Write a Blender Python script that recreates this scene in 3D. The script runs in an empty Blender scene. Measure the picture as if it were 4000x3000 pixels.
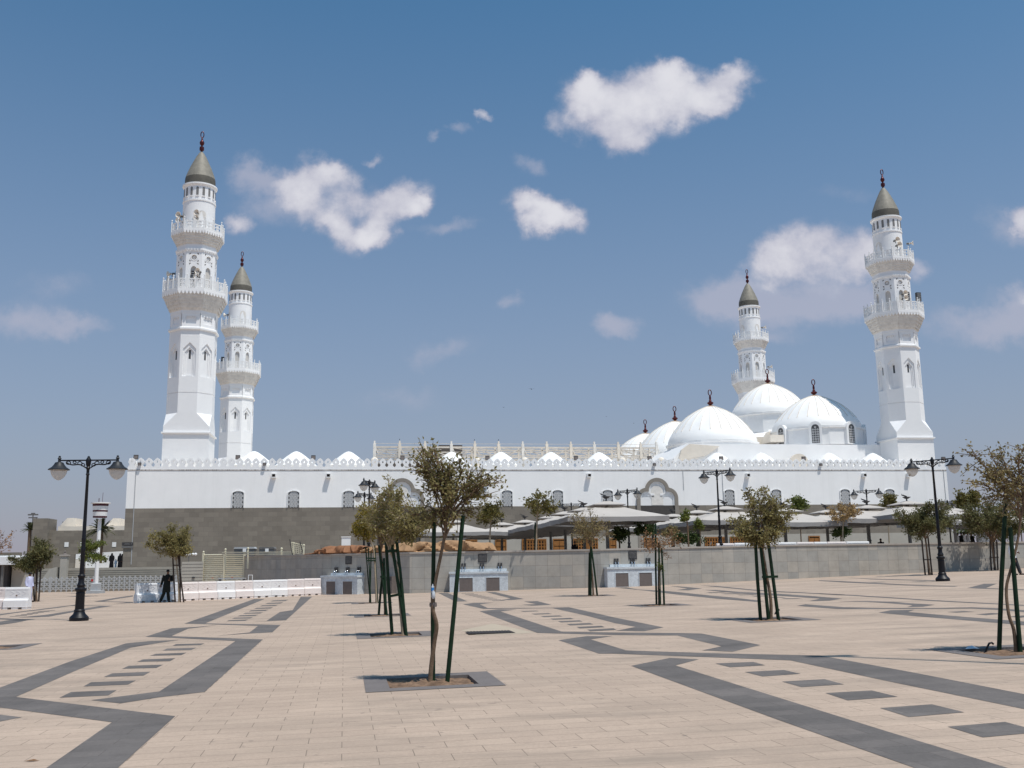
import bpy, math, random
from mathutils import Vector, Matrix
from mathutils.geometry import delaunay_2d_cdt

S = bpy.context.scene
COL = S.collection
PI = math.pi
R = math.radians

# ------------------------------------------------------------------ camera
F = 3889.0                      # focal length in pixels of the 4000 px wide photograph
TH = math.atan(700 / F)         # upward pitch
ROLL = 0.015
HC = 1.6                        # eye height
cam_d = bpy.data.cameras.new('camera')
cam = bpy.data.objects.new('camera', cam_d)
COL.objects.link(cam)
S.camera = cam
cam_d.sensor_width = 36.0
cam_d.lens = F / 4000 * 36.0
cam_d.clip_start = 0.1
cam_d.clip_end = 6000
_m = Matrix.Rotation(PI / 2 + TH, 3, 'X') @ Matrix.Rotation(-ROLL, 3, 'Z')
cam.matrix_world = Matrix.Translation((0, 0, HC)) @ _m.to_4x4()

# ------------------------------------------------------------------ sun and sky
SUN = Vector((0.29, -0.26, 1.0)).normalized()       # towards the sun
sun_d = bpy.data.lights.new('sun', 'SUN')
sun_d.energy = 4.0
sun_d.angle = R(0.5)
sun_d.color = (1.0, 0.955, 0.89)
sun = bpy.data.objects.new('sun', sun_d)
COL.objects.link(sun)
sun.rotation_euler = (-SUN).to_track_quat('-Z', 'Y').to_euler()

S.view_settings.view_transform = 'Standard'
S.view_settings.look = 'None'
S.view_settings.exposure = 0.0
S.view_settings.gamma = 1.0
S.render.resolution_x, S.render.resolution_y = 1024, 768


def ray(px, py):
    u, w = px - 2000, 1500 - py
    u2 = u * math.cos(ROLL) + w * math.sin(ROLL)
    w2 = -u * math.sin(ROLL) + w * math.cos(ROLL)
    return u2, F * math.cos(TH) - w2 * math.sin(TH), F * math.sin(TH) + w2 * math.cos(TH)


def at(px, py, Y):
    x, y, z = ray(px, py)
    k = Y / y
    return Vector((x * k, Y, HC + z * k))


def gz(X):
    X = max(min(X, 60), -15)
    return 0.016 * X if X < 8 else 0.128 + 0.024 * (X - 8)


def gp(px, py, dz=0.0):
    x, y, z = ray(px, py)
    k = -HC / z
    for _ in range(40):
        k = 0.5 * k + 0.5 * (gz(x * k) - HC) / z
    return Vector((x * k, y * k, gz(x * k) + dz))


def ppm(P):                      # photo pixels per metre at a point
    return F / (P[1] * math.cos(TH) + (P[2] - HC) * math.sin(TH))


# world: Nishita sky, hazier low down, with a few fair weather clouds by direction
W = bpy.data.worlds.new('World')
S.world = W
W.use_nodes = True
nt = W.node_tree
nt.nodes.clear()


def N(tree, typ, **kw):
    n = tree.nodes.new(typ)
    for k, v in kw.items():
        setattr(n, k, v)
    return n


def L(tree, a, b):
    tree.links.new(a, b)


def mathn(tree, op, a, b=None, c=None, clamp=False):
    n = N(tree, 'ShaderNodeMath', operation=op, use_clamp=clamp)
    for i, s in enumerate((a, b, c)):
        if s is None:
            continue
        if isinstance(s, (int, float)):
            n.inputs[i].default_value = s
        else:
            L(tree, s, n.inputs[i])
    return n.outputs[0]


def maprange(tree, v, a, b, c, d, interp='LINEAR'):
    n = N(tree, 'ShaderNodeMapRange', interpolation_type=interp)
    L(tree, v, n.inputs[0])
    for i, x in enumerate((a, b, c, d)):
        n.inputs[i + 1].default_value = x
    return n.outputs[0]


def mixrgb(tree, fac, a, b, blend='MIX'):
    n = N(tree, 'ShaderNodeMix', data_type='RGBA', blend_type=blend)
    for i, s in ((0, fac), (6, a), (7, b)):
        if isinstance(s, (int, float)):
            n.inputs[i].default_value = s
        elif isinstance(s, tuple):
            n.inputs[i].default_value = s if len(s) == 4 else (*s, 1)
        else:
            L(tree, s, n.inputs[i])
    return n.outputs[2]


sky = N(nt, 'ShaderNodeTexSky', sky_type='NISHITA')
sky.sun_disc = False
sky.sun_elevation = math.asin(SUN.z)
sky.sun_rotation = math.atan2(SUN.x, SUN.y)
sky.altitude = 600
sky.air_density = 1.0
sky.dust_density = 1.6
sky.ozone_density = 2.0
SKY_STRENGTH = 0.13
tc = N(nt, 'ShaderNodeTexCoord')
sep = N(nt, 'ShaderNodeSeparateXYZ')
L(nt, tc.outputs['Generated'], sep.inputs[0])
dx, dy, dz = sep.outputs
ysafe = mathn(nt, 'MAXIMUM', dy, 0.05)
pa = mathn(nt, 'DIVIDE', dx, ysafe)
pb = mathn(nt, 'DIVIDE', dz, ysafe)
comb = N(nt, 'ShaderNodeCombineXYZ')
L(nt, pa, comb.inputs[0])
L(nt, pb, comb.inputs[1])
P0 = comb.outputs[0]


def noise(tree, vec, scale, detail=6, rough=0.6, dim='3D'):
    n = N(tree, 'ShaderNodeTexNoise', noise_dimensions=dim)
    n.inputs['Scale'].default_value = scale
    n.inputs['Detail'].default_value = detail
    n.inputs['Roughness'].default_value = rough
    if vec is not None:
        L(tree, vec, n.inputs['Vector'])
    return n


def vmath(tree, op, a, b=None, c=None, s=None):
    n = N(tree, 'ShaderNodeVectorMath', operation=op)
    for i, x in enumerate((a, b, c)):
        if x is None:
            continue
        if isinstance(x, tuple):
            n.inputs[i].default_value = x
        else:
            L(tree, x, n.inputs[i])
    if s is not None:
        n.inputs['Scale'].default_value = s
    return n


wa = noise(nt, P0, 11, 3, 0.55)
w1 = vmath(nt, 'SUBTRACT', wa.outputs['Color'], (0.5, 0.5, 0.5)).outputs[0]
w1 = vmath(nt, 'SCALE', w1, s=0.060).outputs[0]
wb = noise(nt, P0, 42, 6, 0.62)
w2 = vmath(nt, 'SUBTRACT', wb.outputs['Color'], (0.5, 0.5, 0.5)).outputs[0]
w2 = vmath(nt, 'SCALE', w2, s=0.026).outputs[0]
P1 = vmath(nt, 'ADD', P0, w1).outputs[0]
P1 = vmath(nt, 'ADD', P1, w2).outputs[0]
# cloud lobes: photo x, y, half width, half height, strength; dense cumulus first, thin veils after
CUMULUS = [(2300, 440, 130, 120, 1), (2420, 420, 160, 150, 1), (2570, 390, 170, 140, 1), (2730, 350, 170, 120, 1), (2860, 290, 100, 60, .8), (2440, 560, 110, 70, .9),
           (2330, 350, 60, 60, .9), (2600, 280, 110, 60, .8), (2820, 390, 100, 70, .8), (2160, 470, 50, 40, .5),
           (1060, 710, 130, 65, .72), (1200, 690, 130, 95, .9), (1290, 660, 70, 70, .8), (1210, 800, 110, 110, .85), (930, 860, 75, 60, .9), (1100, 790, 90, 60, .5),
           (1370, 750, 80, 90, .85), (1400, 910, 160, 75, 1), (1490, 890, 90, 75, .95), (1580, 760, 115, 85, .95), (1310, 860, 75, 75, .75), (1480, 790, 100, 70, .75), (1620, 800, 60, 50, .8),
           (1435, 608, 45, 28, .6), (1715, 540, 40, 26, .5), (1870, 455, 40, 24, .6),
           (2050, 800, 110, 60, 1), (2120, 850, 130, 85, 1), (2190, 870, 90, 70, .95), (2110, 910, 70, 50, .7),
           (3000, 950, 110, 90, .8), (3130, 970, 120, 100, .8), (3270, 960, 130, 90, .85), (3400, 980, 90, 80, .75), (3000, 1050, 150, 90, .7), (3250, 1080, 200, 80, .72), (3590, 1060, 70, 55, .6), (3440, 1050, 120, 80, .6),
           (3970, 850, 110, 60, .85), (4010, 900, 100, 50, .8), (4000, 1170, 140, 80, .7)]
VEIL = [(3050, 1180, 340, 130, 1), (2850, 1170, 190, 85, .9), (3350, 1170, 220, 80, .8), (3790, 1270, 200, 70, .6), (4000, 1230, 190, 110, 1), (3960, 880, 150, 90, .7), (90, 1240, 210, 80, .8), (320, 1250, 130, 45, .65),
        (2410, 1250, 105, 55, .9), (1760, 880, 130, 32, .55), (1980, 1150, 80, 34, .5), (1750, 1370, 150, 55, .5), (2980, 1350, 200, 34, .4), (1550, 1560, 190, 70, .35),
        (200, 1090, 230, 60, .3), (2070, 640, 60, 50, .55), (1150, 760, 260, 130, .8), (980, 680, 120, 60, .8), (1460, 830, 170, 120, .45), (1800, 515, 50, 26, .5), (3330, 760, 200, 40, .2)]


def lobes(lst, vec, k, gx, gy):
    dens = None
    for (cx, cy, rx, ry, st) in lst:
        d = ray(cx, cy)
        ca, cb = d[0] / d[1], d[2] / d[1]
        q = 1.02 / F
        ia, ib = 1 / (rx * gx * q), 1 / (ry * gy * q)
        v = vmath(nt, 'MULTIPLY_ADD', vec, (ia, ib, 0), (-ca * ia, -cb * ib, 0)).outputs[0]
        ln = vmath(nt, 'LENGTH', v).outputs['Value']
        e = maprange(nt, ln, 0.0, 1.0, st, 0.0, 'SMOOTHSTEP')
        dens = e if dens is None else mathn(nt, 'ADD', dens, e)
    return dens


dc = lobes(CUMULUS, P1, .2, 1.38, 1.50)
dv = lobes(VEIL, P1, .2, 1.5, 1.6)
det = noise(nt, P0, 60, 6, 0.65)
dn = mathn(nt, 'SUBTRACT', det.outputs['Fac'], 0.5)
dn = mathn(nt, 'MULTIPLY', dn, 0.5)
big = noise(nt, P0, 14, 5, 0.6)
bn_ = mathn(nt, 'SUBTRACT', big.outputs['Fac'], 0.5)
g1 = maprange(nt, dc, 0.02, 0.25, 0.0, 1.0)
dcn = mathn(nt, 'ADD', dc, mathn(nt, 'MULTIPLY', mathn(nt, 'ADD', dn, bn_), g1))
mc = maprange(nt, dcn, 0.08, 0.98, 0.0, 0.95, 'SMOOTHSTEP')
g2 = maprange(nt, dv, 0.02, 0.3, 0.0, 1.0)
dvn = mathn(nt, 'ADD', dv, mathn(nt, 'MULTIPLY', mathn(nt, 'ADD', dn, bn_), mathn(nt, 'MULTIPLY', g2, 0.9)))
mv = maprange(nt, dvn, 0.05, 0.95, 0.0, 0.64, 'SMOOTHSTEP')
mask = mathn(nt, 'MAXIMUM', mc, mv)
front = maprange(nt, dy, 0.1, 0.3, 0.0, 1.0)
mask = mathn(nt, 'MULTIPLY', mask, front)
core = mathn(nt, 'ADD', dcn, mathn(nt, 'MULTIPLY', bn_, 1.2))
core = maprange(nt, core, 0.3, 1.7, 0.0, 1.0, 'SMOOTHSTEP')
SKYC = vmath(nt, 'MULTIPLY', sky.outputs[0], (SKY_STRENGTH * 0.43, SKY_STRENGTH * 0.81, SKY_STRENGTH * 0.90)).outputs[0]
haze_f = maprange(nt, dz, 0.0, 0.62, 1.0, 0.0)
haze_f = mathn(nt, 'POWER', haze_f, 1.55)
haze_f = mathn(nt, 'MULTIPLY', haze_f, 0.93)
skyc = mixrgb(nt, haze_f, SKYC, (0.362, 0.328, 0.395))
cloudc = mixrgb(nt, core, (0.47, 0.475, 0.575), (0.76, 0.755, 0.80))
allc = mixrgb(nt, mask, skyc, cloudc)
bg = N(nt, 'ShaderNodeBackground')
L(nt, allc, bg.inputs[0])
bg.inputs[1].default_value = 1.0
out = N(nt, 'ShaderNodeOutputWorld')
L(nt, bg.outputs[0], out.inputs[0])


# ------------------------------------------------------------------ materials
def mat(name, col, rough=0.85, nscale=4.0, namt=0.12, col2=None, bump=0.0, bscale=40.0, metal=0.0, spec=0.3, transl=0.0, fine=0.0):
    m = bpy.data.materials.new(name)
    m.use_nodes = True
    t = m.node_tree
    b = t.nodes['Principled BSDF']
    b.inputs['Roughness'].default_value = rough
    b.inputs['Metallic'].default_value = metal
    b.inputs['Specular IOR Level'].default_value = spec
    tcn = N(t, 'ShaderNodeTexCoord')
    n = noise(t, tcn.outputs['Object'], nscale, 6, 0.65)
    f = maprange(t, n.outputs['Fac'], 0.28, 0.72, 0.0, 1.0)
    c1 = tuple(max(0, c * (1 - namt)) for c in col)
    c2 = tuple(min(1, c * (1 + namt)) for c in (col2 or col))
    c = mixrgb(t, f, c1, c2)
    if fine:
        nf = noise(t, tcn.outputs['Object'], bscale, 3, 0.7)
        ff = maprange(t, nf.outputs['Fac'], 0.3, 0.7, 1 - fine, 1 + fine)
        v = N(t, 'ShaderNodeVectorMath', operation='SCALE')
        L(t, c, v.inputs[0])
        L(t, ff, v.inputs['Scale'])
        c = v.outputs[0]
    L(t, c, b.inputs['Base Color'])
    if bump:
        nb = noise(t, tcn.outputs['Object'], bscale, 4, 0.6)
        bn = N(t, 'ShaderNodeBump')
        bn.inputs['Strength'].default_value = bump
        bn.inputs['Distance'].default_value = 0.02
        L(t, nb.outputs['Fac'], bn.inputs['Height'])
        L(t, bn.outputs[0], b.inputs['Normal'])
    if transl:
        tr = N(t, 'ShaderNodeBsdfTranslucent')
        L(t, c, tr.inputs[0])
        mx = N(t, 'ShaderNodeMixShader')
        mx.inputs[0].default_value = transl
        L(t, b.outputs[0], mx.inputs[1])
        L(t, tr.outputs[0], mx.inputs[2])
        L(t, mx.outputs[0], t.nodes['Material Output'].inputs[0])
    return m


def brickmat(name, col_a, col_b, col_m, bw, bh, mortar, rot=0.0, rough=0.85, uv=False, stain=0.15, stain_scale=0.5, offset=0.5, bump=0.0, grain=0.08, vertical=False):
    m = bpy.data.materials.new(name)
    m.use_nodes = True
    t = m.node_tree
    b = t.nodes['Principled BSDF']
    b.inputs['Roughness'].default_value = rough
    b.inputs['Specular IOR Level'].default_value = 0.25
    tcn = N(t, 'ShaderNodeTexCoord')
    src = tcn.outputs['UV'] if uv else tcn.outputs['Object']
    mp = N(t, 'ShaderNodeMapping')
    L(t, src, mp.inputs[0])
    mp.inputs['Rotation'].default_value = (R(90) if vertical else 0, 0, -rot)
    br = N(t, 'ShaderNodeTexBrick')
    L(t, mp.outputs[0], br.inputs['Vector'])
    br.offset = offset
    br.inputs['Color1'].default_value = (*col_a, 1)
    br.inputs['Color2'].default_value = (*col_b, 1)
    br.inputs['Mortar'].default_value = (*col_m, 1)
    br.inputs['Scale'].default_value = 1.0
    br.inputs['Brick Width'].default_value = bw
    br.inputs['Row Height'].default_value = bh
    br.inputs['Mortar Size'].default_value = mortar
    br.inputs['Mortar Smooth'].default_value = 0.2
    br.inputs['Bias'].default_value = 0.0
    n = noise(t, src, stain_scale, 8, 0.7)
    f = maprange(t, n.outputs['Fac'], 0.3, 0.7, 1 - stain, 1 + stain)
    ng = noise(t, src, 30, 3, 0.8)
    g = maprange(t, ng.outputs['Fac'], 0.25, 0.75, 1 - grain, 1 + grain)
    fg = mathn(t, 'MULTIPLY', f, g)
    v = N(t, 'ShaderNodeVectorMath', operation='SCALE')
    L(t, br.outputs['Color'], v.inputs[0])
    L(t, fg, v.inputs['Scale'])
    L(t, v.outputs[0], b.inputs['Base Color'])
    if bump:
        bn = N(t, 'ShaderNodeBump')
        bn.inputs['Strength'].default_value = bump
        bn.inputs['Distance'].default_value = 0.01
        h = mathn(t, 'SUBTRACT', 1.0, br.outputs['Fac'])
        L(t, h, bn.inputs['Height'])
        L(t, bn.outputs[0], b.inputs['Normal'])
    return m


PAVE_ROT = R(9.55)
M_PAVE = brickmat('beige_pavers', (0.452, 0.345, 0.268), (0.416, 0.316, 0.246), (0.20, 0.155, 0.12), 0.62, 0.31, 0.0045, PAVE_ROT, 0.8, stain=0.14, stain_scale=0.33, bump=0.25, grain=0.13)


def add_smudges(m):               # grey worn smudges drawn out along the paving rows
    t = m.node_tree
    b = t.nodes['Principled BSDF']
    src = b.inputs['Base Color'].links[0].from_socket
    tcn = N(t, 'ShaderNodeTexCoord')
    mp = N(t, 'ShaderNodeMapping')
    mp.inputs['Rotation'].default_value = (0, 0, -PAVE_ROT)
    mp.inputs['Scale'].default_value = (0.35, 1.3, 1)
    L(t, tcn.outputs['Object'], mp.inputs[0])
    n = noise(t, mp.outputs[0], 0.8, 8, 0.7)
    f = maprange(t, n.outputs['Fac'], 0.47, 0.62, 0.0, 0.85)
    nl_ = noise(t, tcn.outputs['Object'], 0.16, 4, 0.6)
    fl = maprange(t, nl_.outputs['Fac'], 0.40, 0.60, 0.15, 1.0)
    c = mixrgb(t, mathn(t, 'MULTIPLY', f, fl), src, (0.285, 0.225, 0.178))
    n2 = noise(t, tcn.outputs['Object'], 2.6, 4, 0.6)
    f2 = maprange(t, n2.outputs['Fac'], 0.655, 0.75, 0.0, 0.7)
    c = mixrgb(t, f2, c, (0.175, 0.14, 0.115))
    vo = N(t, 'ShaderNodeTexVoronoi')
    vo.inputs['Scale'].default_value = 1.7
    L(t, tcn.outputs['Object'], vo.inputs['Vector'])
    f3 = maprange(t, vo.outputs['Distance'], 0.03, 0.055, 0.55, 0.0)
    c = mixrgb(t, f3, c, (0.12, 0.10, 0.09))
    L(t, c, b.inputs['Base Color'])


add_smudges(M_PAVE)
M_DARK = brickmat('charcoal_pavers', (0.148, 0.130, 0.120), (0.120, 0.107, 0.100), (0.07, 0.06, 0.055), 0.62, 0.31, 0.003, PAVE_ROT, 0.8, stain=0.26, stain_scale=0.7, grain=0.15)
M_BORD = mat('grey_granite', (0.16, 0.14, 0.133), 0.8, 3, 0.1, fine=0.15, bscale=60)
M_WHITE = mat('white_render', (0.86, 0.855, 0.85), 0.85, 0.5, 0.035, bump=0.05, bscale=12)
M_FACADE = mat('white_facade_render', (0.90, 0.885, 0.868), 0.85, 0.5, 0.03, bump=0.05, bscale=12)
_t = M_FACADE.node_tree
_b = _t.nodes['Principled BSDF']
_src = _b.inputs['Base Color'].links[0].from_socket
_tc = _t.nodes.new('ShaderNodeTexCoord')
_mp = _t.nodes.new('ShaderNodeMapping')
_mp.inputs['Scale'].default_value = (1.6, 1.6, .12)
_t.links.new(_tc.outputs['Object'], _mp.inputs[0])
_n = noise(_t, _mp.outputs[0], 1.0, 7, 0.7)
_f = maprange(_t, _n.outputs['Fac'], 0.5, 0.75, 0.0, 0.22)
_t.links.new(mixrgb(_t, _f, _src, (0.66, 0.645, 0.62)), _b.inputs['Base Color'])
M_WHITE2 = mat('white_plaster', (0.80, 0.795, 0.785), 0.85, 1.2, 0.05)
M_DOME = mat('white_dome_tiles', (0.86, 0.85, 0.83), 0.6, 0.8, 0.03, spec=0.4)
M_RIB = mat('stained_rib', (0.70, 0.63, 0.54), 0.9, 0.9, 0.12)
M_CREAM = mat('weathered_plaster', (0.74, 0.67, 0.58), 0.9, 0.9, 0.1)
M_STAIN = mat('dusty_carved_plaster', (0.74, 0.705, 0.655), 0.9, 2.5, 0.16)
M_STONE = brickmat('grey_brown_stone', (0.245, 0.215, 0.178), (0.195, 0.17, 0.142), (0.15, 0.13, 0.11), 0.9, 0.45, 0.006, 0.0, 0.9, stain=0.12, stain_scale=0.5, grain=0.14, vertical=True)
M_PORT = mat('grey_arch_stone', (0.25, 0.222, 0.19), 0.85, 2, 0.08)
M_PLINTH = mat('pale_grey_stone', (0.40, 0.375, 0.33), 0.85, 0.8, 0.08)
M_WALL = brickmat('grey_stone_cladding', (0.42, 0.385, 0.335), (0.335, 0.325, 0.30), (0.22, 0.20, 0.18), 0.75, 0.66, 0.008, 0, 0.8, uv=True, stain=0.17, stain_scale=0.9, offset=0.0, grain=0.1)
M_COPE = mat('coping_stone', (0.40, 0.36, 0.32), 0.8, 2, 0.1)
M_CAP = mat('bronze_green_cap', (0.24, 0.222, 0.185), 0.62, 2.5, 0.2, metal=0.1)
M_CAPD = mat('bronze_green_cap_base', (0.12, 0.11, 0.09), 0.6, 2.5, 0.15, metal=0.1)
M_COPPER = mat('dark_copper', (0.085, 0.018, 0.02), 0.4, 6, 0.2, metal=0.5)
M_LATT = mat('grey_white_lattice', (0.62, 0.62, 0.62), 0.8, 5, 0.05)
M_PANE = mat('dark_glass', (0.075, 0.075, 0.078), 0.35, 5, 0.2)
M_BAND = brickmat('mosaic_band', (0.16, 0.13, 0.11), (0.52, 0.48, 0.44), (0.66, 0.64, 0.62), 0.17, 0.2, 0.012, 0, 0.8, stain=0.05, vertical=True)
M_BLACK = mat('black_lamp_paint', (0.007, 0.007, 0.010), 0.45, 20, 0.3, spec=0.3)
M_SHADE = mat('dull_black_shade', (0.022, 0.024, 0.028), 0.5, 10, 0.25)
M_GLOBE = mat('frosted_globe', (0.80, 0.77, 0.72), 0.25, 4, 0.05, transl=0.6)
M_PLAST = mat('white_plastic', (0.80, 0.78, 0.77), 0.6, 3, 0.05, bump=0.05, bscale=25, fine=0.06)
M_PLASTP = mat('pinkish_white_plastic', (0.78, 0.70, 0.665), 0.6, 3, 0.06, bump=0.05, bscale=25, fine=0.06)
M_PLASTG = mat('scuffed_grey_white_plastic', (0.70, 0.71, 0.73), 0.6, 5, 0.16, bump=0.2, bscale=14, fine=0.1)  # greyed for wear and for the tree's shade, both put into the colour
M_DIRT = mat('dirty_plastic', (0.16, 0.10, 0.08), 0.8, 10, 0.3)
M_MARBLE = mat('grey_veined_marble', (0.56, 0.60, 0.63), 0.4, 3.5, 0.17, fine=0.1, bscale=14)
M_PANEL = mat('brown_grey_panel', (0.155, 0.13, 0.12), 0.6, 6, 0.12)
M_PLAQ = mat('dark_plaque', (0.05, 0.048, 0.05), 0.5, 8, 0.2)
M_INK = mat('pale_lettering', (0.16, 0.155, 0.15), 0.6)
_t = M_GLOBE.node_tree
_o = _t.nodes['Material Output']
_src = _o.inputs[0].links[0].from_socket
_tr = _t.nodes.new('ShaderNodeBsdfTransparent')
_mx = _t.nodes.new('ShaderNodeMixShader')
_mx.inputs[0].default_value = 0.38
_t.links.new(_src, _mx.inputs[1])
_t.links.new(_tr.outputs[0], _mx.inputs[2])
_t.links.new(_mx.outputs[0], _o.inputs[0])
M_CHROME = mat('chrome', (0.75, 0.75, 0.76), 0.2, 5, 0.05, metal=0.9)
M_LOUV = mat('cream_louvre_paint', (0.66, 0.61, 0.46), 0.7, 3, 0.06)
M_TARP = mat('tan_tarpaulin', (0.36, 0.215, 0.115), 0.85, 2.2, 0.16, fine=0.12, bscale=22)
M_TARPB = mat('brown_tarpaulin', (0.26, 0.12, 0.06), 0.85, 2.2, 0.2, fine=0.12, bscale=22)
M_FAB = mat('beige_canopy_fabric', (0.47, 0.43, 0.395), 0.9, 0.7, 0.07, fine=0.05, bscale=30)
M_FABG = mat('grey_valance_fabric', (0.29, 0.275, 0.265), 0.9, 1.2, 0.12)
M_POST = mat('grey_steel', (0.17, 0.165, 0.16), 0.5, 4, 0.15, metal=0.3)
M_LGREY = mat('light_grey_paint', (0.42, 0.43, 0.44), 0.6, 3, 0.1)
M_WOOD = mat('orange_brown_wood', (0.27, 0.115, 0.03), 0.6, 4, 0.25)
M_WOODD = mat('dark_gap', (0.03, 0.02, 0.014), 0.9, 4, 0.2)
M_BARK = mat('brown_bark', (0.17, 0.115, 0.075), 0.95, 12, 0.3, bump=0.6, bscale=50)
M_BARKP = mat('pale_bark', (0.34, 0.27, 0.19), 0.95, 12, 0.25, bump=0.4, bscale=50)
M_STAKE = mat('dark_green_stake', (0.007, 0.026, 0.010), 0.6, 9, 0.4, spec=0.25)
M_STAKED = mat('dark_brown_stake', (0.05, 0.035, 0.028), 0.7, 9, 0.3)
M_SOIL = mat('brown_soil', (0.11, 0.065, 0.04), 0.95, 6, 0.4, col2=(0.22, 0.14, 0.09), bump=1.0, bscale=14)
M_LEAF = {
    'olive': mat('olive_brown_leaves', (0.165, 0.145, 0.055), 0.6, 2.6, 0.4, col2=(0.30, 0.255, 0.105), transl=0.42),
    'brownish': mat('brown_olive_leaves', (0.175, 0.138, 0.058), 0.6, 2.2, 0.35, col2=(0.29, 0.232, 0.105), transl=0.35),
    'green': mat('grey_green_leaves', (0.088, 0.094, 0.036), 0.6, 1.8, 0.35, col2=(0.17, 0.16, 0.065), transl=0.35),
    'yellow': mat('yellow_green_leaves', (0.16, 0.125, 0.018), 0.6, 1.8, 0.3, col2=(0.25, 0.19, 0.03), transl=0.25),
    'fresh': mat('fresh_green_leaves', (0.085, 0.115, 0.022), 0.55, 1.8, 0.35, col2=(0.16, 0.18, 0.04), transl=0.25),
    'dark': mat('dark_green_leaves', (0.025, 0.045, 0.014), 0.55, 1.8, 0.35, col2=(0.07, 0.10, 0.025), transl=0.2),
    'dry': mat('dry_brown_leaves', (0.19, 0.095, 0.045), 0.7, 2.5, 0.35, col2=(0.29, 0.16, 0.075), transl=0.15),
    'gold': mat('dry_golden_leaves', (0.32, 0.205, 0.085), 0.7, 2.5, 0.25, col2=(0.40, 0.27, 0.12), transl=0.15),
    'palm': mat('palm_leaves', (0.045, 0.055, 0.025), 0.6, 2, 0.3, col2=(0.09, 0.095, 0.04), transl=0.15),
}
M_LEAF['yg2'] = mat('olive_yellow_leaves', (0.13, 0.105, 0.03), 0.6, 1.6, 0.35, col2=(0.24, 0.18, 0.05), transl=0.35)
M_SKIN = mat('brown_skin', (0.16, 0.085, 0.055), 0.6, 10, 0.08)
M_HAIR = mat('black_hair', (0.012, 0.01, 0.009), 0.6, 20, 0.3)
M_CLOTHK = mat('blackish_green_cloth', (0.012, 0.014, 0.012), 0.9, 6, 0.3)
M_CLOTHB = mat('black_cloth', (0.008, 0.008, 0.010), 0.9, 6, 0.3)
M_CLOTHW = mat('bluish_white_cloth', (0.55, 0.56, 0.74), 0.9, 6, 0.08)
M_CLOTHN = mat('white_cloth', (0.72, 0.72, 0.74), 0.9, 6, 0.08)
M_CLOTHG = mat('dark_grey_trousers', (0.03, 0.03, 0.035), 0.9, 6, 0.2)
M_MAROON = mat('maroon_paint', (0.07, 0.016, 0.026), 0.6, 5, 0.1)
M_BIRD = mat('dark_feathers', (0.02, 0.018, 0.018), 0.8, 10, 0.2)
M_GRATE = mat('drain_grate_iron', (0.05, 0.042, 0.040), 0.7, 30, 0.35)
M_BLUE = mat('blue_plastic', (0.04, 0.24, 0.60), 0.4)
M_CLEAR = mat('pale_plastic', (0.55, 0.58, 0.62), 0.3)
M_RED = mat('red_marker', (0.45, 0.03, 0.03), 0.6)


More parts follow.
